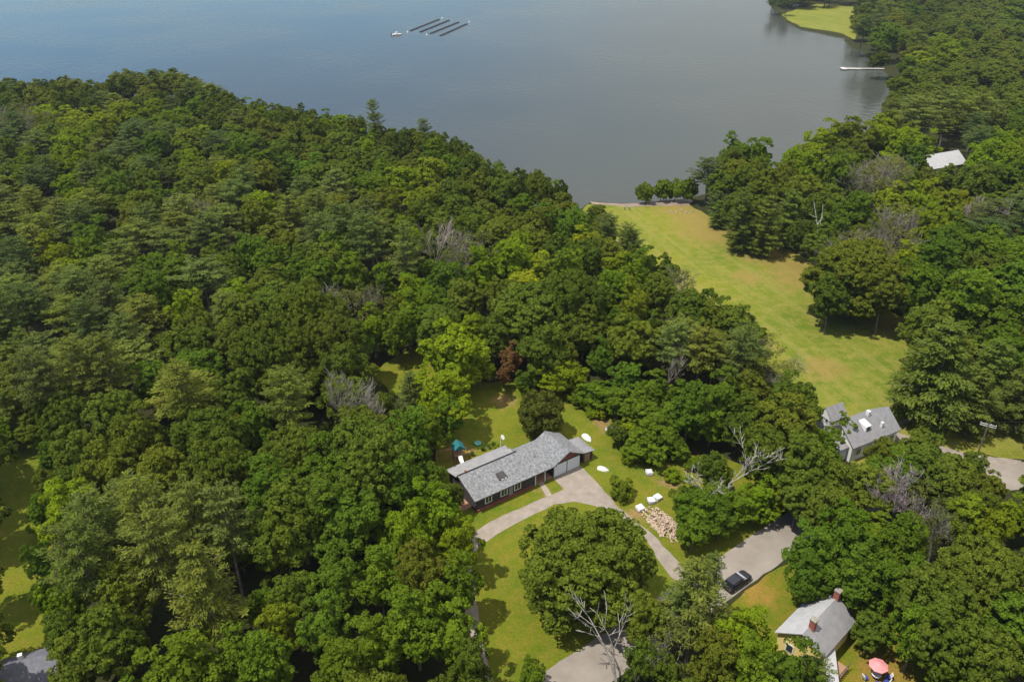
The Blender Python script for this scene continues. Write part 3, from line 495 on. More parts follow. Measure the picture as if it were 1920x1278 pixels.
# far stuff: only the ones that show largest are individuals
vis=[t for t in TREES]
fam={}
for t in vis: fam.setdefault(KINDS[t[4]][1],[]).append(t)
INDIV=[];FAR=[]
for k,l in fam.items():
    l.sort(key=lambda t:-(t[7] if -40<t[5]<1960 and -30<t[6]<1340 else t[7]*.2)); INDIV+=l[:295]; FAR+=l[295:]
print('TREES',{k:len(v) for k,v in fam.items()},'far',len(FAR))
grp={}
for t in INDIV:
    pl=min(PLACES,key=lambda a:(a[0]-t[5])**2+((a[1]-t[6])*1.3)**2)[2]
    grp.setdefault((t[4],pl),[]).append(t)
rt=random.Random(5)
for (kd,pl),l in grp.items():
    pk,nm,adj,noun=KINDS[kd]; l.sort(key=lambda t:t[5])
    for i,t in enumerate(l):
        x,y,Rm,H,_,px,py,r=t
        mesh,trk,R0,H0=rt.choice(PROTO[pk]) if pk!='OB' else PROTO['OB'][i%2]
        if kd=='O' and r>62 and Rm>5.6: mesh,trk,R0,H0=rt.choice(PROTO['OB'])
        if len(l)==1: lab=f'{adj} {noun} {pl}'
        elif len(l)==2: lab=f'{adj} {noun}, the {"left" if i==0 else "right"} one {pl}'
        else: lab=f'{adj} {noun}, {ORD[min(i,14)]} from left {pl}'
        if len(lab.split())>16: lab=lab.replace(' of the ',' ').replace(', the left one',' at left').replace(', the right one',' at right').replace('around the ','around ').replace('among the ','among ').replace('in the ','in ')
        if len(lab.split())>16: print('LONG',lab)
        root=empty(nm,(x,y,0),rt.uniform(0,6.28),lab,noun,{'pine_tree':'pine trees of the woods','shrub':'garden shrubs','oak_tree':'oak trees of the woods','maple_tree':'maple trees of the woods'}.get(nm,'broadleaf trees of the woods') if nm!='cedar_tree' else None)
        root.rotation_euler=(rt.uniform(-.06,.06),rt.uniform(-.06,.06),root.rotation_euler.z)
        sx_=Rm/R0; jt=.13 if r<45 else .04; root.scale=(sx_*rt.uniform(1-jt,1+jt),sx_*rt.uniform(1-jt,1+jt),H/H0)
        cr_=link('crown',mesh,root); c=rt.choice(GREENS.get(kd if kd not in('OB','YS') else {'OB':'O','YS':'B'}[kd])); f=rt.uniform(.86,1.16); g2=rt.uniform(.94,1.08)
        cr_.color=(c[0]*f*g2,c[1]*f,c[2]*f,1)
        link('branches' if pk=='S' else 'trunk',trk,root)
if FAR:
    lm={}
    for pk in('O','P'): 
        lm[pk]=[]
        for me,tk,R0,H0 in PROTO[pk][:4]:
            v=np.empty(len(me.vertices)*3,np.float32); me.vertices.foreach_get('co',v); v=v.reshape(-1,4,3); tn=np.empty(len(me.vertices),np.float32); me.attributes['tone'].data.foreach_get('value',tn)
            k=rng.random(len(v))<.5; lm[pk].append((v[k],tn.reshape(-1,4)[k],R0,H0))
    V=[];T=[]
    for t in FAR:
        v,tn,R0,H0=rt.choice(lm['P' if t[4] in'PD' else 'O']); a=rt.uniform(0,6.28); s=t[2]/R0
        c=v.mean(1,keepdims=True); vv=(c+(v-c)*1.35)*np.array([s,s,t[3]/H0]); ca,sa=math.cos(a),math.sin(a)
        V.append(np.stack([vv[...,0]*ca-vv[...,1]*sa+t[0],vv[...,0]*sa+vv[...,1]*ca+t[1],vv[...,2]],-1)); T.append(np.clip(tn*1.0+rt.uniform(-.45,.55),-.3,1.3))
    V=np.concatenate(V).reshape(-1,3); T=np.concatenate(T).ravel(); n_=len(V)//4
    me=bpy.data.meshes.new('distant_woodland'); me.vertices.add(4*n_); me.vertices.foreach_set('co',V.astype(np.float32).ravel()); me.loops.add(4*n_); me.loops.foreach_set('vertex_index',np.arange(4*n_,dtype=np.int32))
    me.polygons.add(n_); me.polygons.foreach_set('loop_start',np.arange(0,4*n_,4,dtype=np.int32)); me.polygons.foreach_set('loop_total',np.full(n_,4,np.int32)); a=me.attributes.new('tone','FLOAT','POINT'); a.data.foreach_set('value',T.astype(np.float32)); me.materials.append(M_leaf); me.update(calc_edges=True)
    o=tag(link('distant_woodland',me),'far green woodland merging into one mass at the top right','woodland',None,'stuff'); o.color=(.086,.115,.012,1)

# ---------------------------------------------------------------- bare and dead trees
def dead(px,py,mesh,lab,rz=0,s=1.0,nm='dead_tree'):
    g=G(px,py); o=link(nm,mesh); o.location=g; o.rotation_euler=(0,0,rz); o.scale=(s,s,s); tag(o,lab,'dead tree','dead trees'); return o
dm1=dead_mesh('dead_tree',14,.14,.6,4,2,(.1,.1),5,1,.032,stiff=.7); dm2=dead_mesh('dead_tree',11,.11,.65,4,2,(-.25,0),9,1,.035)
dead(1358,978,dm1,'tall bleached dead tree with forked bare limbs right of the side lawn',0.4,1.2)
dead(1350,968,dm2,'smaller bleached dead tree leaning left beside the taller one',0,1.2)
dm3=dead_mesh('dead_tree',12,.15,.5,3,2,(-.12,.1),14,2,.04,stiff=1.1,first=.5)
dead(1160,1300,dm3,'slender whitish dead tree beside the road at the bottom',1.0,1.05)
th=dead_mesh('dead_tree',13,.12,.45,4,3,(.0,.0),21,5,.026,m=mat('grey_twigs',(.2,.18,.15),.9),stiff=1.1)
dead(665,850,th,'tall bare grey thicket tree in the left woods',0,1.0); dead(715,850,th,'bare grey thicket tree leaning right beside the lawn woods',2.2,.75)
pt=dead_mesh('dead_tree',16,.17,.32,3,3,(.0,.05),31,2,.05,m=mat('pale_bark',(.24,.205,.165),.9),stiff=1.3,first=.5)
dead(808,560,pt,'pale straight dead trunk above the small clearing',0,1.0); dead(838,555,pt,'second pale dead trunk, darker and right of the first',1.4,.85)
dead(555,885,th,'tangle of bare grey twigs in the lower middle woods',1.2,.6)
dead(385,560,dead_mesh('dead_tree',14,.15,.3,3,3,(-.55,.2),41,3,.05,stiff=1.4),'bleached leaning trunks in the upper left pines',0,.85)
dead(1240,760,pt,'thin pale bare trunk right of the back lawn',.4,.6)
br=dead_mesh('dead_tree',11,.1,.5,4,3,(.3,.2),51,6,.028,m=mat('ash_twigs',(.24,.21,.18),.9),stiff=1.2)
for px,py,lab,rz,s in [(1668,478,'bare ash grey tree above the great domed tree',0,.95),(1712,480,'bare dark grey tree right of the great domed tree',.7,.95),(1835,455,'fan of bare grey stems below the pale roofed house',0,1.0),(1790,450,'bare pinkish grey tree beside the fan of stems',2.2,.9),(1640,370,'bare grey crown above the great domed tree',1,1.0)]: dead(px,py,br,lab,rz,s)
dead(1527,500,dead_mesh('dead_tree',14,.16,.25,2,2,(0,0),61,1,.05,m=mat('birch_bark',(.55,.53,.48),.8),stiff=1.6,first=.6),'thin white birch trunk at the pine clump edge',0,.9)

# ---------------------------------------------------------------- buildings
def frame(p,ang): return empty,p,ang
def gable(mb,u0,u1,v0,v1,ze0,zr,ze1,vr,t=.15):
    """two roof slopes with the ridge along u at v=vr"""
    mb.slab([(u0,v0,ze0),(u1,v0,ze0),(u1,vr,zr),(u0,vr,zr)],t); mb.slab([(u0,vr,zr),(u1,vr,zr),(u1,v1,ze1),(u0,v1,ze1)],t)
def window(parent,u,z,w_,h_,v=-.03,axis='u',m=None):
    f=MB(); T=.15
    if axis=='u':
        f.box(u-w_/2-T,u+w_/2+T,v-.05,v,z-h_/2-T,z+h_/2+T).box(u-.03,u+.03,v-.09,v-.052,z-h_/2,z+h_/2); fr=f.build('window',M_white,parent); MB().box(u-w_/2,u+w_/2,v-.075,v-.052,z-h_/2,z+h_/2).build('pane',M_glass,fr)
    else:
        f.box(v-.05,v,u-w_/2-T,u+w_/2+T,z-h_/2-T,z+h_/2+T); fr=f.build('window',M_white,parent); MB().box(v-.075,v-.052,u-w_/2,u+w_/2,z-h_/2,z+h_/2).build('pane',M_glass,fr)
    return fr
# ranch house
rh=empty('ranch_house',(-5.6,94.0,0),R(34),'long dark ranch house with grey shingle roof and attached garage','house')
W=MB(); W.box(0,11.2,0,7.4,0,2.75); W.box(11.2,14.9,1.8,5.6,0,2.75)
W.hexa([(0,0,2.75),(.2,0,2.75),(.2,7.4,2.75),(0,7.4,2.75)],[(0,4.35,4.1),(.2,4.35,4.1),(.2,4.6,4.1),(0,4.6,4.1)])
W.build('wall',M_dark,rh)
MB().box(14.9,20.5,0,6.2,0,2.6).build('garage_wall',M_dark,rh)
MB().hexa([(15.0,-.02,2.6),(20.4,-.02,2.6),(20.4,.2,2.6),(15.0,.2,2.6)],[(17.65,-.02,4.2),(17.75,-.02,4.2),(17.75,.2,4.2),(17.65,.2,4.2)]).build('gable_panel',M_red,rh)
rf_=MB(); rf_.slab([(-.45,-.55,2.72),(11.4,-.55,2.72),(11.4,4.5,4.3),(-.45,4.5,4.3)],.16)
rf_.slab([(11.4,-.55,2.72),(15.2,-.55,2.72),(16.2,4.5,4.3),(11.4,4.5,4.3)],.16)
rf_.slab([(10.6,4.5,4.3),(16.2,4.5,4.3),(15.4,5.9,3.8),(10.6,5.9,3.8)],.16); rf_.slab([(-.45,4.5,4.3),(10.6,4.5,4.3),(10.6,4.85,4.16),(-.45,4.85,4.16)],.16)
main_roof=rf_.build('roof',M_shingle,rh)
g2=MB(); g2.slab([(14.55,6.3,2.76),(14.55,-.6,2.76),(17.7,-.6,4.45),(17.7,6.3,4.45)],.16); g2.slab([(17.7,6.3,4.45),(17.7,-.6,4.45),(20.9,-.6,2.74),(20.9,6.3,2.74)],.16); g2.build('garage_roof',M_shingle,rh)
MB().slab([(-.6,4.88,3.95),(10.7,4.88,3.95),(10.9,8.3,3.05),(-.6,8.3,3.05)],.14).build('porch_roof',M_flat,rh)
MB().box(-.1,10.5,7.42,7.95,0,2.9).build('porch_wall',M_dark,rh)
for u in (16.3,19.05):
    d=MB(); d.box(u-1.28,u+1.28,-.09,-.03,.05,2.3); 
    dd=d.build('garage_door',M_door,rh); q=MB()
    for k in range(1,4): q.box(u-1.28,u+1.28,-.1,-.092,.05+k*.56,.08+k*.56)
    q.build('panel_groove',M_metal,dd)
for u in (2.3,5.2,7.8): window(rh,u,1.6,1.0,1.2)
MB().box(-.45,10.65,4.42,4.66,4.31,4.38).build('ridge_shadow_strip',M_black,rh)  # black strip added to draw the shadow line where the roof steps down
for u in (6.8,7.3): pass
MB().box(6.15,6.9,-.06,-.02,.2,2.2).build('front_door',mat('grey_door',(.2,.2,.22),.6),rh)
MB().box(0,10.8,-.28,-.02,.0,.38).build('foundation_bed',M_red,rh)
for u in (11.3,13.2): MB().box(u-.07,u+.07,-.1,.04,.02,2.62).build('porch_post',M_white,rh)
MB().box(11.2,14.85,0,1.75,.02,.15).build('porch_floor',M_deck,rh)
sk=MB().hexa([(5.0,.9,3.0),(6.7,.9,3.0),(6.7,2.2,3.35),(5.0,2.2,3.35)],[(5.1,.95,3.45),(6.6,.95,3.45),(6.5,2.3,3.75),(5.2,2.3,3.75)]).build('dormer',M_dark,main_roof)
MB().box(5.35,5.75,.86,.93,3.12,3.4).box(5.98,6.38,.86,.93,3.12,3.4).build('dormer_window',M_white,main_roof)
MB().tube((9.7,7.7,3.2),(9.7,7.7,5.6),.05,.05,6).build('antenna_mast',M_white,rh)
dsh=MB().tube((9.7,7.5,5.6),(9.85,7.3,5.8),.1,.45,12); dsh.build('satellite_dish',M_white,rh)
MB().tube((1.0,4.6,4.1),(1.0,4.6,4.75),.16,.16,8).build('vent_pipe',M_brick,rh)
for k,(u,v) in enumerate([(2.6,2.9),(12.7,2.4),(8.6,3.2)]): MB().tube((u,v,3.4),(u,v,4.15),.06,.06,6).build('vent_pipe',M_metal,rh)
MB().box(-2.4,-.1,1.2,6.8,.02,.35).build('side_deck',M_deck,rh)
for v in (1.4,4,6.6): MB().box(-2.35,-2.25,v-.05,v+.05,.35,1.3).build('deck_post',M_white,rh)
MB().box(-.03,.0,4.9,6.6,.4,2.2).build('side_window',M_glass,rh)
# shed leaning beside the garage
sh=empty('garden_shed',rh.matrix_basis@Vector((21.1,0,0)) if False else (-5.6+21.1*math.cos(R(34)),94.0+21.1*math.sin(R(34)),0),R(34),'small grey roofed shed beside the ranch garage','shed')
MB().box(.1,2.2,.2,4.0,0,2.0).build('wall',M_dark,sh); MB().slab([(-.15,-.1,2.35),(2.45,-.1,1.95),(2.45,4.35,1.95),(-.15,4.35,2.35)],.1).build('roof',M_shingle2,sh); MB().box(.5,1.6,.14,.18,.1,1.7).build('door',M_deck,sh)
# gabled house on the field
def gp(u,v,o,a): return (o[0]+u*math.cos(a)-v*math.sin(a),o[1]+u*math.sin(a)+v*math.cos(a))
h2=empty('gabled_house',(56.8,105.9,0),R(27.5),'grey roofed house with white gable and dormer beside the field','house')
W=MB(); W.box(.3,11.2,.3,6.4,0,3.2)
W.hexa([(.3,.3,3.2),(.5,.3,3.2),(.5,6.4,3.2),(.3,6.4,3.2)],[(.3,3.3,5.8),(.5,3.3,5.8),(.5,3.4,5.8),(.3,3.4,5.8)]); W.hexa([(11,.3,3.2),(11.2,.3,3.2),(11.2,6.4,3.2),(11,6.4,3.2)],[(11,3.3,5.8),(11.2,3.3,5.8),(11.2,3.4,5.8),(11,3.4,5.8)])
W.box(-3.5,.3,1.2,5.5,0,2.7); W.build('wall',M_white,h2)
g=MB(); gable(g,0,11.5,-.1,6.8,3.2,6.0,3.2,3.35); g.build('roof',M_shingle2,h2)
g=MB(); gable(g,-3.7,.25,.9,5.8,2.75,3.9,2.75,3.35); g.build('wing_roof',M_shingle2,h2)
rw=MB(); rw.box(1.2,4.6,6.4,9.2,0,4.4); rw.build('rear_wing',M_white,h2)
rg=MB().hexa([(1.0,6.0,4.4),(4.8,6.0,4.4),(4.8,9.4,4.4),(1.0,9.4,4.4)],[(1.0,7.6,6.3),(4.8,7.6,6.3),(4.8,7.7,6.3),(1.0,7.7,6.3)]).build('rear_gable',M_white,h2)
g=MB(); g.slab([(.9,5.9,4.42),(4.95,5.9,4.42),(4.95,7.65,6.42),(.9,7.65,6.42)],.08); g.slab([(.9,7.65,6.42),(4.95,7.65,6.42),(4.95,9.5,4.42),(.9,9.5,4.42)],.08); g.build('rear_roof',M_shingle2,h2)
for v in (7.0,8.0): window(rg,v,4.2,.5,.8,1.14,'v')
MB().box(6.1,6.65,3.0,3.6,5.4,6.7).build('chimney',M_white,h2)
dq=MB().hexa([(3.9,1.3,4.1),(5.3,1.3,4.1),(5.3,3.0,5.5),(3.9,3.0,5.5)],[(4.0,1.3,5.35),(5.2,1.3,5.35),(5.2,3.0,5.75),(4.0,3.0,5.75)]).build('dormer',M_white,h2); MB().box(4.25,4.95,1.24,1.29,4.45,5.2).build('dormer_window',M_glass,dq)
MB().box(7.6,8.0,1.0,1.4,4.2,5.2).build('vent_stack',M_white,h2)
for u in (2,4.6,8,10): window(h2,u,1.7,.9,1.2,.27)
MB().box(5.6,7.0,-1.6,.2,.02,.3).build('front_step',M_deck,h2)
# yellow cottage
A=math.atan2(.678,.735)
h3=empty('yellow_cottage',(35.2,65.9,0),A,'yellow cottage with pale grey roof and two brick chimneys','house')
W=MB(); W.box(.5,8.6,-2.5,3.0,0,3.4); 
for u in (.5,8.4): W.hexa([(u,-2.5,3.4),(u+.2,-2.5,3.4),(u+.2,3.0,3.4),(u,3.0,3.4)],[(u,-.05,5.5),(u+.2,-.05,5.5),(u+.2,.05,5.5),(u,.05,5.5)])
W.build('wall',M_yellow,h3)
MB().slab([(.1,3.35,3.25),(.1,0,5.85),(9.0,0,5.85),(9.0,3.35,3.25)],.14).build('roof',M_paleroof,h3)
MB().slab([(.1,0,5.85),(.1,-1.3,4.9),(1.4,-2.9,3.35),(9.0,-2.9,3.35),(9.0,0,5.85)],.14).build('roof',M_flat,h3)  # same roof as the left slope; darker colour paints its shaded side
for u,v in ((2.0,-.25),(8.5,0.0)):
    c=MB().box(u-.35,u+.35,v-.35,v+.35,4.8,7.0).build('chimney',M_brick,h3); MB().box(u-.42,u+.42,v-.42,v+.42,7.0,7.2).build('chimney_cap',M_stone,c)
MB().slab([(-1.6,-6.6,2.4),(4.0,-2.85,2.6),(3.0,-1.7,2.9),(-2.6,-5.4,2.7)],.12).build('porch_roof',M_paleroof,h3)
MB().hexa([(-1.4,-6.3,0),(3.8,-2.8,0),(3.0,-1.9,0),(-2.4,-5.3,0)],[(-1.4,-6.3,2.28),(3.8,-2.8,2.35),(3.0,-1.9,2.4),(-2.4,-5.3,2.4)]).build('porch_wall',M_yellow,h3)
dk=MB().box(1.2,4.4,-4.9,-3.1,.05,.5).build('deck',M_deck,h3); rl=MB()
for k in range(8): rl.box(1.2+k*.44,1.26+k*.44,-4.92,-4.86,.5,1.4)
rl.box(1.2,4.4,-4.93,-4.85,1.4,1.48); rl.build('railing',M_pole,dk)
window(h3,-1.2,1.9,.8,1.1,.47,'v'); window(h3,1.2,1.9,.8,1.1,.47,'v'); window(h3,0,3.9,.7,.9,.47,'v')
# pale roofed house in the trees, bottom left house
h4=empty('hillside_house',(134.5,248.5,0),R(24),'pale roofed yellow house among trees on the right hillside','house')
MB().box(.5,15.5,.5,8.5,0,5).build('wall',M_yellow,h4); g=MB(); gable(g,0,16,-.2,9.2,5.0,8.2,5.0,4.4,.2); g.build('roof',M_paleroof,h4)
MB().box(-4.5,.4,1.5,6.5,0,3.4).build('porch_wall',M_yellow,h4); MB().slab([(-5,1,3.5),(.45,1,4.2),(.45,7,4.2),(-5,7,3.5)],.15).build('porch_roof',M_paleroof,h4)
for u in (3,7,11): window(h4,u,3.0,1.2,1.5,.47)
h5=empty('corner_house',(-61.5,57.6,0),R(22),'dark grey roofed house in the bottom left corner','house')
MB().box(.3,8.6,.3,6.2,0,3.0).build('wall',M_dark,h5); g=MB(); gable(g,0,9,-.1,6.6,3.0,5.2,3.0,3.3); g.build('roof',M_darkroof,h5); MB().box(4.5,5.0,4.3,4.8,4.2,5.1).build('vent_stack',M_white,h5); window(h5,3,1.6,.9,1.1,.27); window(h5,6,1.6,.9,1.1,.27)

# ---------------------------------------------------------------- vehicles and yard things
# parked car
ca=math.atan2(u_.y,u_.x); cg=G(1386,1098)
car=empty('parked_car',(cg.x-.3,cg.y+.3,0.06),ca,'black car parked on the road shoulder half under a pine','car')
def loft(secs):
    mb=MB(); n_=len(secs[0]); 
    for s in secs: mb.v+=s
    for i in range(len(secs)-1):
        for j in range(n_):
            k=(j+1)%n_; mb.f.append((i*n_+j,i*n_+k,(i+1)*n_+k,(i+1)*n_+j))
    mb.f.append(tuple(reversed(range(n_)))); mb.f.append(tuple((len(secs)-1)*n_+j for j in range(n_))); return mb
def sec(x,hw,z0,z1,ch=.12): return [(x,-hw,z0),(x,hw,z0),(x,hw,z1-ch),(x,hw-ch,z1),(x,-hw+ch,z1),(x,-hw,z1-ch)]
body=loft([sec(-2.3,.78,.4,.8),sec(-2.15,.88,.28,.98),sec(-.6,.92,.25,1.02),sec(.9,.92,.25,1.0),sec(1.9,.88,.28,.92),sec(2.3,.74,.38,.72)]).build('body',M_car,car)
loft([sec(-2.0,.78,.98,1.03,.03),sec(-1.75,.72,1.0,1.5,.1),sec(-.2,.73,1.0,1.56,.1),sec(.35,.72,1.0,1.5,.1)]).build('cabin',M_car,car)
MB().hexa([(.38,-.7,1.03),(1.1,-.78,1.0),(1.1,.78,1.0),(.38,.7,1.03)],[(.36,-.66,1.5),(.42,-.66,1.48),(.42,.66,1.48),(.36,.66,1.5)]).build('windshield',mat('painted_windshield_glare',(.5,.52,.55),.15,spec=.8),car)  # pale colour paints the glare reflected in the windshield
MB().box(-1.6,.2,-.76,-.74,1.08,1.4).box(-1.6,.2,.74,.76,1.08,1.4).build('side_window',M_glass,car)
for x in (-1.4,1.4):
    for s in (-1,1):
        wh=MB().tube((x,s*.7,.33),(x,s*.93,.33),.33,.33,16).build('wheel',M_rub,car); MB().tube((x,s*.9,.33),(x,s*.945,.33),.19,.19,10).build('rim',M_metal,wh)
for s in (-1,1): MB().box(2.2,2.32,s*.55-.15,s*.55+.15,.55,.68).build('headlight',M_white,car)
for s in (-1,1): MB().box(-2.32,-2.2,s*.6-.12,s*.6+.12,.65,.85).build('tail_light',M_red,car)
# white bulk bags beside the firewood
def bag(px,py,lab,s=1.0,rz=.3,dark=False):
    g=G(px,py); mb=MB(); rnd=random.Random(int(px)); rings=[(.0,.95),(.25,1.0),(.75,1.0),(.9,.97),(.97,.7)]
    n_=8
    secs=[]
    for z,k in rings:
        ring=[]
        for j in range(n_):
            a=2*math.pi*j/n_; q=.97/max(abs(math.cos(a)),abs(math.sin(a)))**.95; ring.append((math.cos(a)*.68*s*k*q*rnd.uniform(.95,1.05),math.sin(a)*.68*s*k*q*rnd.uniform(.95,1.05),z*.8*s*rnd.uniform(.95,1.05)))
        secs.append(ring)
    o=empty('bulk_bag',(g.x,g.y,.02),rz,lab,'bulk bag','white bulk bags on the lawn'); loft(secs).build('sack',M_tarp,o)
    st=MB()
    for a in (-.5,.5): st.box(a*s-.04,a*s+.04,-.55*s,.55*s,.78*s,.83*s)
    st.build('strap',M_metal,o); MB().box(-.7*s,.7*s,-.7*s,.7*s,-.01,.1).build('pallet',M_pole,o)
bag(1200,955,'white bulk bag nearest the driveway, left of the other two',.85,.5); bag(1221,941,'white bulk bag in the middle at the top of the firewood heap',.85,.2); bag(1233,935,'white bulk bag furthest right at the firewood heap',.85,.6); bag(1217,888,'lone white bulk bag in the middle of the side lawn',.85,.1); 
def dinghy(px,py,lab,rz,s=1.0,name='upturned_dinghy'):
    g=G(px,py); o=empty(name,(g.x,g.y,.02),rz,lab,'boat'); secs=[]
    for x,hw,h in ((-1.1,.5,.42),(-.6,.6,.52),(.2,.58,.52),(.8,.36,.42),(1.15,.06,.25)):
        secs.append([(x*s,-hw*s,0),(x*s,hw*s,0),(x*s,hw*.8*s,h*.7*s),(x*s,0,h*s),(x*s,-hw*.8*s,h*.7*s)])
    h=loft(secs).build('hull',M_white,o); MB().box(-1.0*s,1.0*s,-.03,.03,.43*s,.56*s).build('keel',M_metal,o)
dinghy(1131,880,'small white upturned dinghy on the grass right of the garage',R(-25),.85); dinghy(1101,822,'white upturned dinghy behind the garden shed',R(-60),1.0)
# small white trailer at the grove edge
g=G(1145,812); tr=empty('garden_trailer',(g.x,g.y,.02),R(-50),'small white garden trailer at the grove edge behind the shed','trailer')
MB().box(-.9,.9,-.55,.55,.45,.55).box(-.9,.9,-.55,-.5,.55,.9).box(-.9,.9,.5,.55,.55,.9).box(-.9,-.85,-.5,.5,.55,.9).build('box',M_white,tr); MB().tube((.9,0,.5),(1.8,0,.45),.04,.04).build('tow_bar',M_metal,tr)
for s in(-1,1): MB().tube((0,s*.58,.28),(0,s*.72,.28),.28,.28,12).build('wheel',M_rub,tr)
# firewood heap
rw_=random.Random(4); hp=MB()
def log(mb,p,l,r,rnd): 
    a=rnd.uniform(0,6.28); d=Vector((math.cos(a),math.sin(a),rnd.uniform(-.25,.25)))*l/2; mb.tube(p-d,p+d,r,r*.9,5)
for k in range(420):
    t=rw_.random(); c=G(1225,965).lerp(G(1262,1000),t); rr=1.9 if t<.4 else 2.0; a=rw_.uniform(0,6.28); q=rr*rw_.random()**.6; h=max(0,.75*(1-q/rr))
    log(hp,Vector((c.x+math.cos(a)*q,c.y+math.sin(a)*q,.1+h*rw_.random())),rw_.uniform(.35,.6),rw_.uniform(.07,.14),rw_)
tag(hp.build('firewood_heap',M_wood),'loose heap of pale split firewood beside the driveway bend','firewood',None,'stuff')
# playset
g=G(862,862); ps=empty('playset',(g.x-.2,g.y+.3,.02),R(20),'wooden playset with teal canopy and white slide left of the back lawn','playset')
for a in (-.8,.8):
    for b_ in (-.8,.8): MB().box(a-.06,a+.06,b_-.06,b_+.06,0,2.6).build('post',M_deck,ps)
MB().box(-.9,.9,-.9,.9,1.25,1.35).build('platform',M_deck,ps); MB().hexa([(-1.0,-1.0,2.55),(1.0,-1.0,2.55),(1.0,1.0,2.55),(-1.0,1.0,2.55)],[(-.05,-1.0,3.4),(.05,-1.0,3.4),(.05,1.0,3.4),(-.05,1.0,3.4)]).build('canopy',M_teal,ps)
MB().slab([(-.35,-3.2,.15),(.35,-3.2,.15),(.35,-.9,1.35),(-.35,-.9,1.35)],.08).build('slide',M_white,ps)
MB().tube((-.9,0,2.45),(-3.8,0,2.45),.07,.07).tube((-3.8,0,2.45),(-3.8,-1,0),.06,.06).tube((-3.8,0,2.45),(-3.8,1,0),.06,.06).build('swing_beam',M_deck,ps)
g=G(896,832); sb=empty('paddling_pool',(g.x,g.y,.02),0,'small round turquoise paddling pool on the back lawn','paddling pool')
MB().tube((0,0,0),(0,0,.25),.6,.65,18).build('rim',mat('pool_plastic',(.08,.3,.26),.4),sb); MB().tube((0,0,.255),(0,0,.27),.54,.54,18).build('water_surface',mat('pool_water',(.12,.3,.28),.2),sb)
pots=[(885,860,'terracotta',M_brick),(905,850,'dark',M_black),(915,846,'white',M_white),(925,842,'terracotta',M_brick)]
for px,py,c,m in pots:
    g=G(px,py); p=empty('flower_pot',(g.x,g.y+.8,.02),0,f'{c} flower pot behind the ranch porch'+(', the one nearer the mast' if px==925 else ''),'flower pot','flower pots'); MB().tube((0,0,0),(0,0,.4),.2,.3,10).build('pot',m,p)
    l=link('plant',PROTO['SH'][0][0],p); l.scale=(.18,.18,.2); l.location=(0,0,.3); l.color=(.08,.14,.02,1)
# patio umbrella and chairs at the cottage
g=G(1640,1268); pu=empty('patio_umbrella',(g.x,g.y,.02),0,'large pink patio umbrella on the lawn right of the yellow cottage','umbrella')
MB().tube((0,0,0),(0,0,2.6),.03,.03,8).build('pole',M_metal,pu); cn=MB(); n_=8; top=(0,0,2.65)
for k in range(n_):
    a0=2*math.pi*k/n_;a1=2*math.pi*(k+1)/n_; r_=1.15
    cn.poly([(math.cos(a0)*r_,math.sin(a0)*r_,2.1),(math.cos(a1)*r_,math.sin(a1)*r_,2.1),top]); cn.poly([(math.cos(a1)*r_,math.sin(a1)*r_,2.0),(math.cos(a1)*r_,math.sin(a1)*r_,2.1),(math.cos(a0)*r_,math.sin(a0)*r_,2.1),(math.cos(a0)*r_,math.sin(a0)*r_,2.0)])
cn.build('canopy',M_pink,pu); uc=(g.x,g.y)
tb=empty('patio_table',(g.x+.0,g.y-.15,.02),0,'round glass patio table under the pink umbrella','table'); MB().tube((0,0,.7),(0,0,.74),.6,.6,16).build('tabletop',M_white,tb)
for k in range(3): MB().tube((math.cos(k*2.1)*.45,math.sin(k*2.1)*.45,0),(math.cos(k*2.1)*.4,math.sin(k*2.1)*.4,.7),.025,.025).build('leg',M_metal,tb)
def chair(x,y,rz,lab,m=M_blue):
    c=empty('patio_chair',(x,y,.02),rz,lab,'chair','patio chairs'); MB().box(-.28,.28,-.28,.28,.4,.5).build('seat',m,c); MB().hexa([(-.28,.24,.5),(.28,.24,.5),(.28,.32,.5),(-.28,.32,.5)],[(-.28,.36,1.05),(.28,.36,1.05),(.28,.44,1.05),(-.28,.44,1.05)]).build('backrest',M_white,c)
    for a in(-.25,.25):
        for b_ in(-.25,.25): MB().box(a-.02,a+.02,b_-.02,b_+.02,0,.4).build('leg',M_white,c)
for a,lab in ((R(200),'navy cushioned patio chair at the left under the pink umbrella'),(R(262),'navy cushioned patio chair in front of the pink umbrella'),(R(310),'navy cushioned patio chair right in front of the pink umbrella'),(R(345),'navy cushioned patio chair furthest right at the pink umbrella')):
    chair(uc[0]+math.cos(a)*1.5,uc[1]+math.sin(a)*1.3,a-math.pi/2,lab)
# two dark chairs on the field by the beach
for k,(px,lab) in enumerate(((1171,'dark lawn chair on the field by the beach, left one'),(1180,'dark lawn chair on the field by the beach, right one'))):
    g=G(px,393); chair(g.x,g.y,R(180),lab,M_black)
# utility pole and wires
pg=G(1829,862); up=empty('utility_pole',pg,R(-30),'wooden utility pole with crossarm beside the right road','utility pole')
MB().tube((0,0,-.2),(0,0,7.6),.16,.11,8).build('pole',M_pole,up); MB().box(-1.2,1.2,-.05,.05,7.0,7.1).box(-1.2,1.2,-.05,.05,7.35,7.43).build('crossarm',M_dock,up)
for k in (-1.1,-.4,.4,1.1): MB().tube((k,0,7.45),(k,0,7.62),.05,.04,6).build('insulator',M_white,up)
wi=MB()
for dz,dy in ((7.55,.6),(7.5,-.6),(6.3,0)):
    p0=pg+Vector((0,dy,dz)); p1=Vector((135,112+dy,dz+1))
    pts=[p0.lerp(p1,i/12)+Vector((0,0,-1.6*4*(i/12)*(1-i/12))) for i in range(13)]
    for a,b_ in zip(pts,pts[1:]): wi.tube(a,b_,.025,.025,4,False)
tag(wi.build('power_line',M_wire),'thin power lines running right from the utility pole','power line')
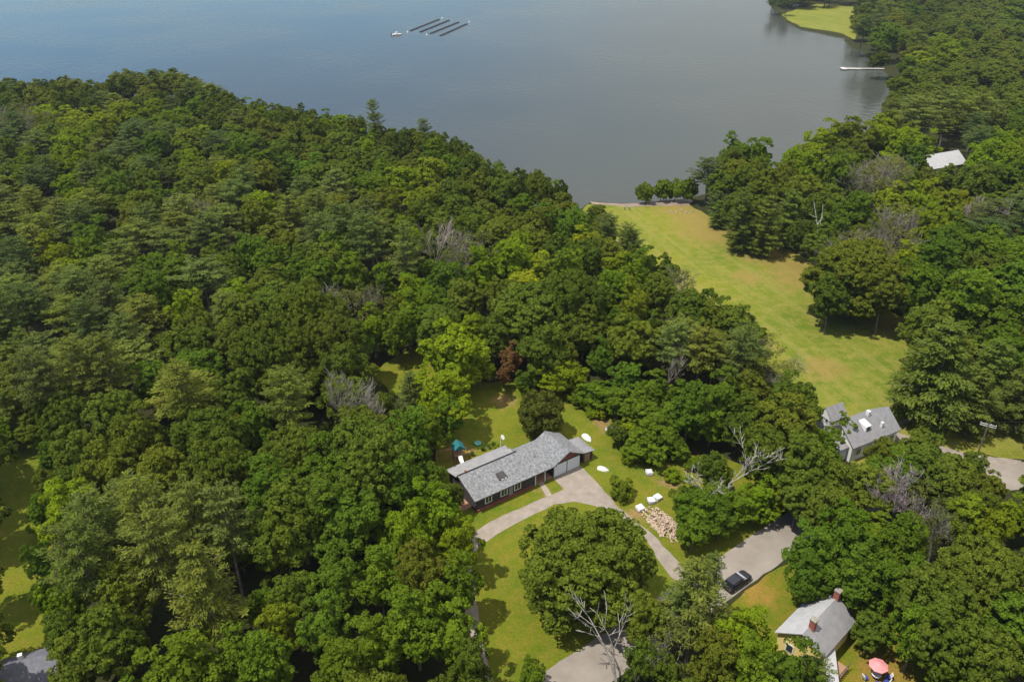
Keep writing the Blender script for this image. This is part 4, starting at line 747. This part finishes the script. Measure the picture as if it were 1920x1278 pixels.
# sandpit frame and low wall by the gabled house
g=G(1727,790); sp_o=empty('fire_pit',(g.x,g.y,.02),R(20),'rusty brown square fire pit at the end of the low wall','fire pit')
MB().box(-1.3,1.3,-1.1,-.8,0,.3).box(-1.3,1.3,.8,1.1,0,.3).box(-1.3,-1.0,-.8,.8,0,.3).box(1.0,1.3,-.8,.8,0,.3).build('brick_rim',M_brick,sp_o); MB().box(-.95,.95,-.75,.75,.01,.08).build('ash_bed',M_pole,sp_o)
a_=G(1688,795);b_=G(1722,784); d=(b_-a_); lw=MB().box(0,d.length,-.2,.2,0,.5).build('low_wall',M_stone); lw.location=a_; lw.rotation_euler=(0,0,math.atan2(d.y,d.x)); tag(lw,'low pale stone wall between gabled house and fire pit','wall')
# rocks at the beach end and bank
rk=random.Random(8)
def rock(px,py,s,lab):
    g=G(px,py); mb=MB(); secs=[]
    for z,k in ((0,1),(.35,.95),(.7,.6),(.85,.15)): secs.append([(math.cos(a)*s*k*rk.uniform(.8,1.15),math.sin(a)*s*k*rk.uniform(.8,1.15),z*s) for a in [j*math.pi/4 for j in range(8)]])
    o=loft(secs).build('boulder',M_stone); o.location=g; tag(o,lab,'boulder','boulders by the beach hedge')
for i,(px,py) in enumerate(((1258,396),(1268,398),(1278,394),(1286,399),(1296,397))): rock(px,py,.45,f'pale boulder below the beach hedge, {ORD[i]} from left')
dead(1664,1005,dead_mesh('dead_tree',13,.12,.55,4,3,(0,0),71,6,.03,m=mat('purple_grey_twigs',(.22,.18,.18),.95)),'purple grey bare crown among green trees in front of the gabled house',.5,.8)
# ---------------------------------------------------------------- on the water
g=G(744,66,WZ); sk_=empty('skiff',(g.x,g.y,WZ),R(25),'white skiff moored beside the oyster floats','boat')
secs=[]
for x,hw in ((-3.2,1.1),(-1,1.25),(1,1.15),(2.5,.7),(3.4,.08)): secs.append([(x,-hw*.7,-.2),(x,hw*.7,-.2),(x,hw,.7),(x,-hw,.7)])
loft(secs).build('hull',M_white,sk_); MB().box(-.9,.5,-.5,.5,.7,1.9).build('console',M_white,sk_); MB().box(-3.7,-3.2,-.25,.25,.2,1.3).build('outboard',M_black,sk_)
FL=[((770,58),(823,37)),((788,60.5),(842,38.5)),((807,63.5),(860,42)),((826,67.5),(875,45.5))]
for i,(a,b_) in enumerate(FL):
    p0=G(*a,WZ);p1=G(*b_,WZ); mb=MB(); n_=34; dd=(p1-p0); nn=dd.normalized(); s_=Vector((-nn.y,nn.x,0))
    mb.tube(p0+Vector((0,0,.12)),p1+Vector((0,0,.12)),.12,.12,4)
    for k in range(n_):
        c=p0.lerp(p1,(k+.5)/n_); h=dd.length/n_*.42
        q=[c-nn*h-s_*.75,c+nn*h-s_*.75,c+nn*h+s_*.75,c-nn*h+s_*.75]; mb.hexa([(v.x,v.y,WZ-.1) for v in q],[(v.x,v.y,WZ+.35) for v in q])
    o=mb.build('oyster_float_line',M_black); tag(o,f'dark line of oyster floats on the lake, {ORD[i]} from left','float line','oyster float lines')
for i,(px,py,lab) in enumerate([(829,35,'white buoy above the leftmost float line'),(880,42,'white buoy right of the last float line'),(764,61,'white buoy between the skiff and float lines'),(800,66,'white buoy below the third float line')]):
    g=G(px,py,WZ); mb=MB(); mb.hexa([(math.cos(a)*.5,math.sin(a)*.5,0) for a in [j*math.pi/4 for j in range(8)]],[(math.cos(a)*.3,math.sin(a)*.3,.8) for a in [j*math.pi/4 for j in range(8)]]); o=mb.build('mooring_buoy',M_white); o.location=g; tag(o,lab,'buoy','mooring buoys')
# dock in the cove
a_=G(1577,128,WZ+.6); b_=G(1664,129,WZ+.6); L_=(b_-a_).length; dkc=empty('dock',(a_.x,a_.y,WZ),math.atan2(b_.y-a_.y,b_.x-a_.x),'long grey floating dock reaching into the wooded cove','dock')
MB().box(0,L_*.42,-1.1,1.1,.25,.6).build('float',M_dock,dkc); MB().box(L_*.42,L_*1.0,-.6,.6,.45,.7).build('gangway',M_dock,dkc); MB().box(0,2.5,-2.2,2.2,.28,.65).build('float_end',M_dock,dkc)
for k in range(5): MB().tube((L_*.4+k*L_*.14,.7,-1),(L_*.4+k*L_*.14,.7,1.4),.15,.15,6).build('piling',M_pole,dkc)
a_=G(1459,23,WZ+.6); d2=empty('dock',(a_.x,a_.y,WZ),R(3),'short white dock at the tip of the far meadow','dock'); MB().box(0,6.5,-.9,.9,.2,.6).build('float',M_white,d2); MB().box(6.5,11,-.5,.5,.4,.6).build('gangway',M_dock,d2)
g=G(1492,11,0.3); bt=empty('beached_boat',(g.x,g.y,0.1),R(40),'white boat pulled up under the trees behind the far meadow','boat'); loft(secs).build('hull',M_white,bt); MB().box(-.9,.5,-.5,.5,.7,1.6).build('console',M_white,bt)

# ---------------------------------------------------------------- air
HAZE=0.00008
if HAZE:
    hm=bpy.data.materials.new('haze'); hm.use_nodes=True; hn=hm.node_tree; hn.nodes.clear(); ho=hn.nodes.new('ShaderNodeOutputMaterial'); hv=hn.nodes.new('ShaderNodeVolumePrincipled')
    hv.inputs['Color'].default_value=(.82,.88,1,1); hv.inputs['Density'].default_value=HAZE; hv.inputs['Anisotropy'].default_value=.3; hn.links.new(hv.outputs[0],ho.inputs['Volume'])
    tag(MB().box(-3600,3600,-320,5100,-4,92).build('haze',hm),'thin pale air haze over the lake and woods','haze',None,'stuff')
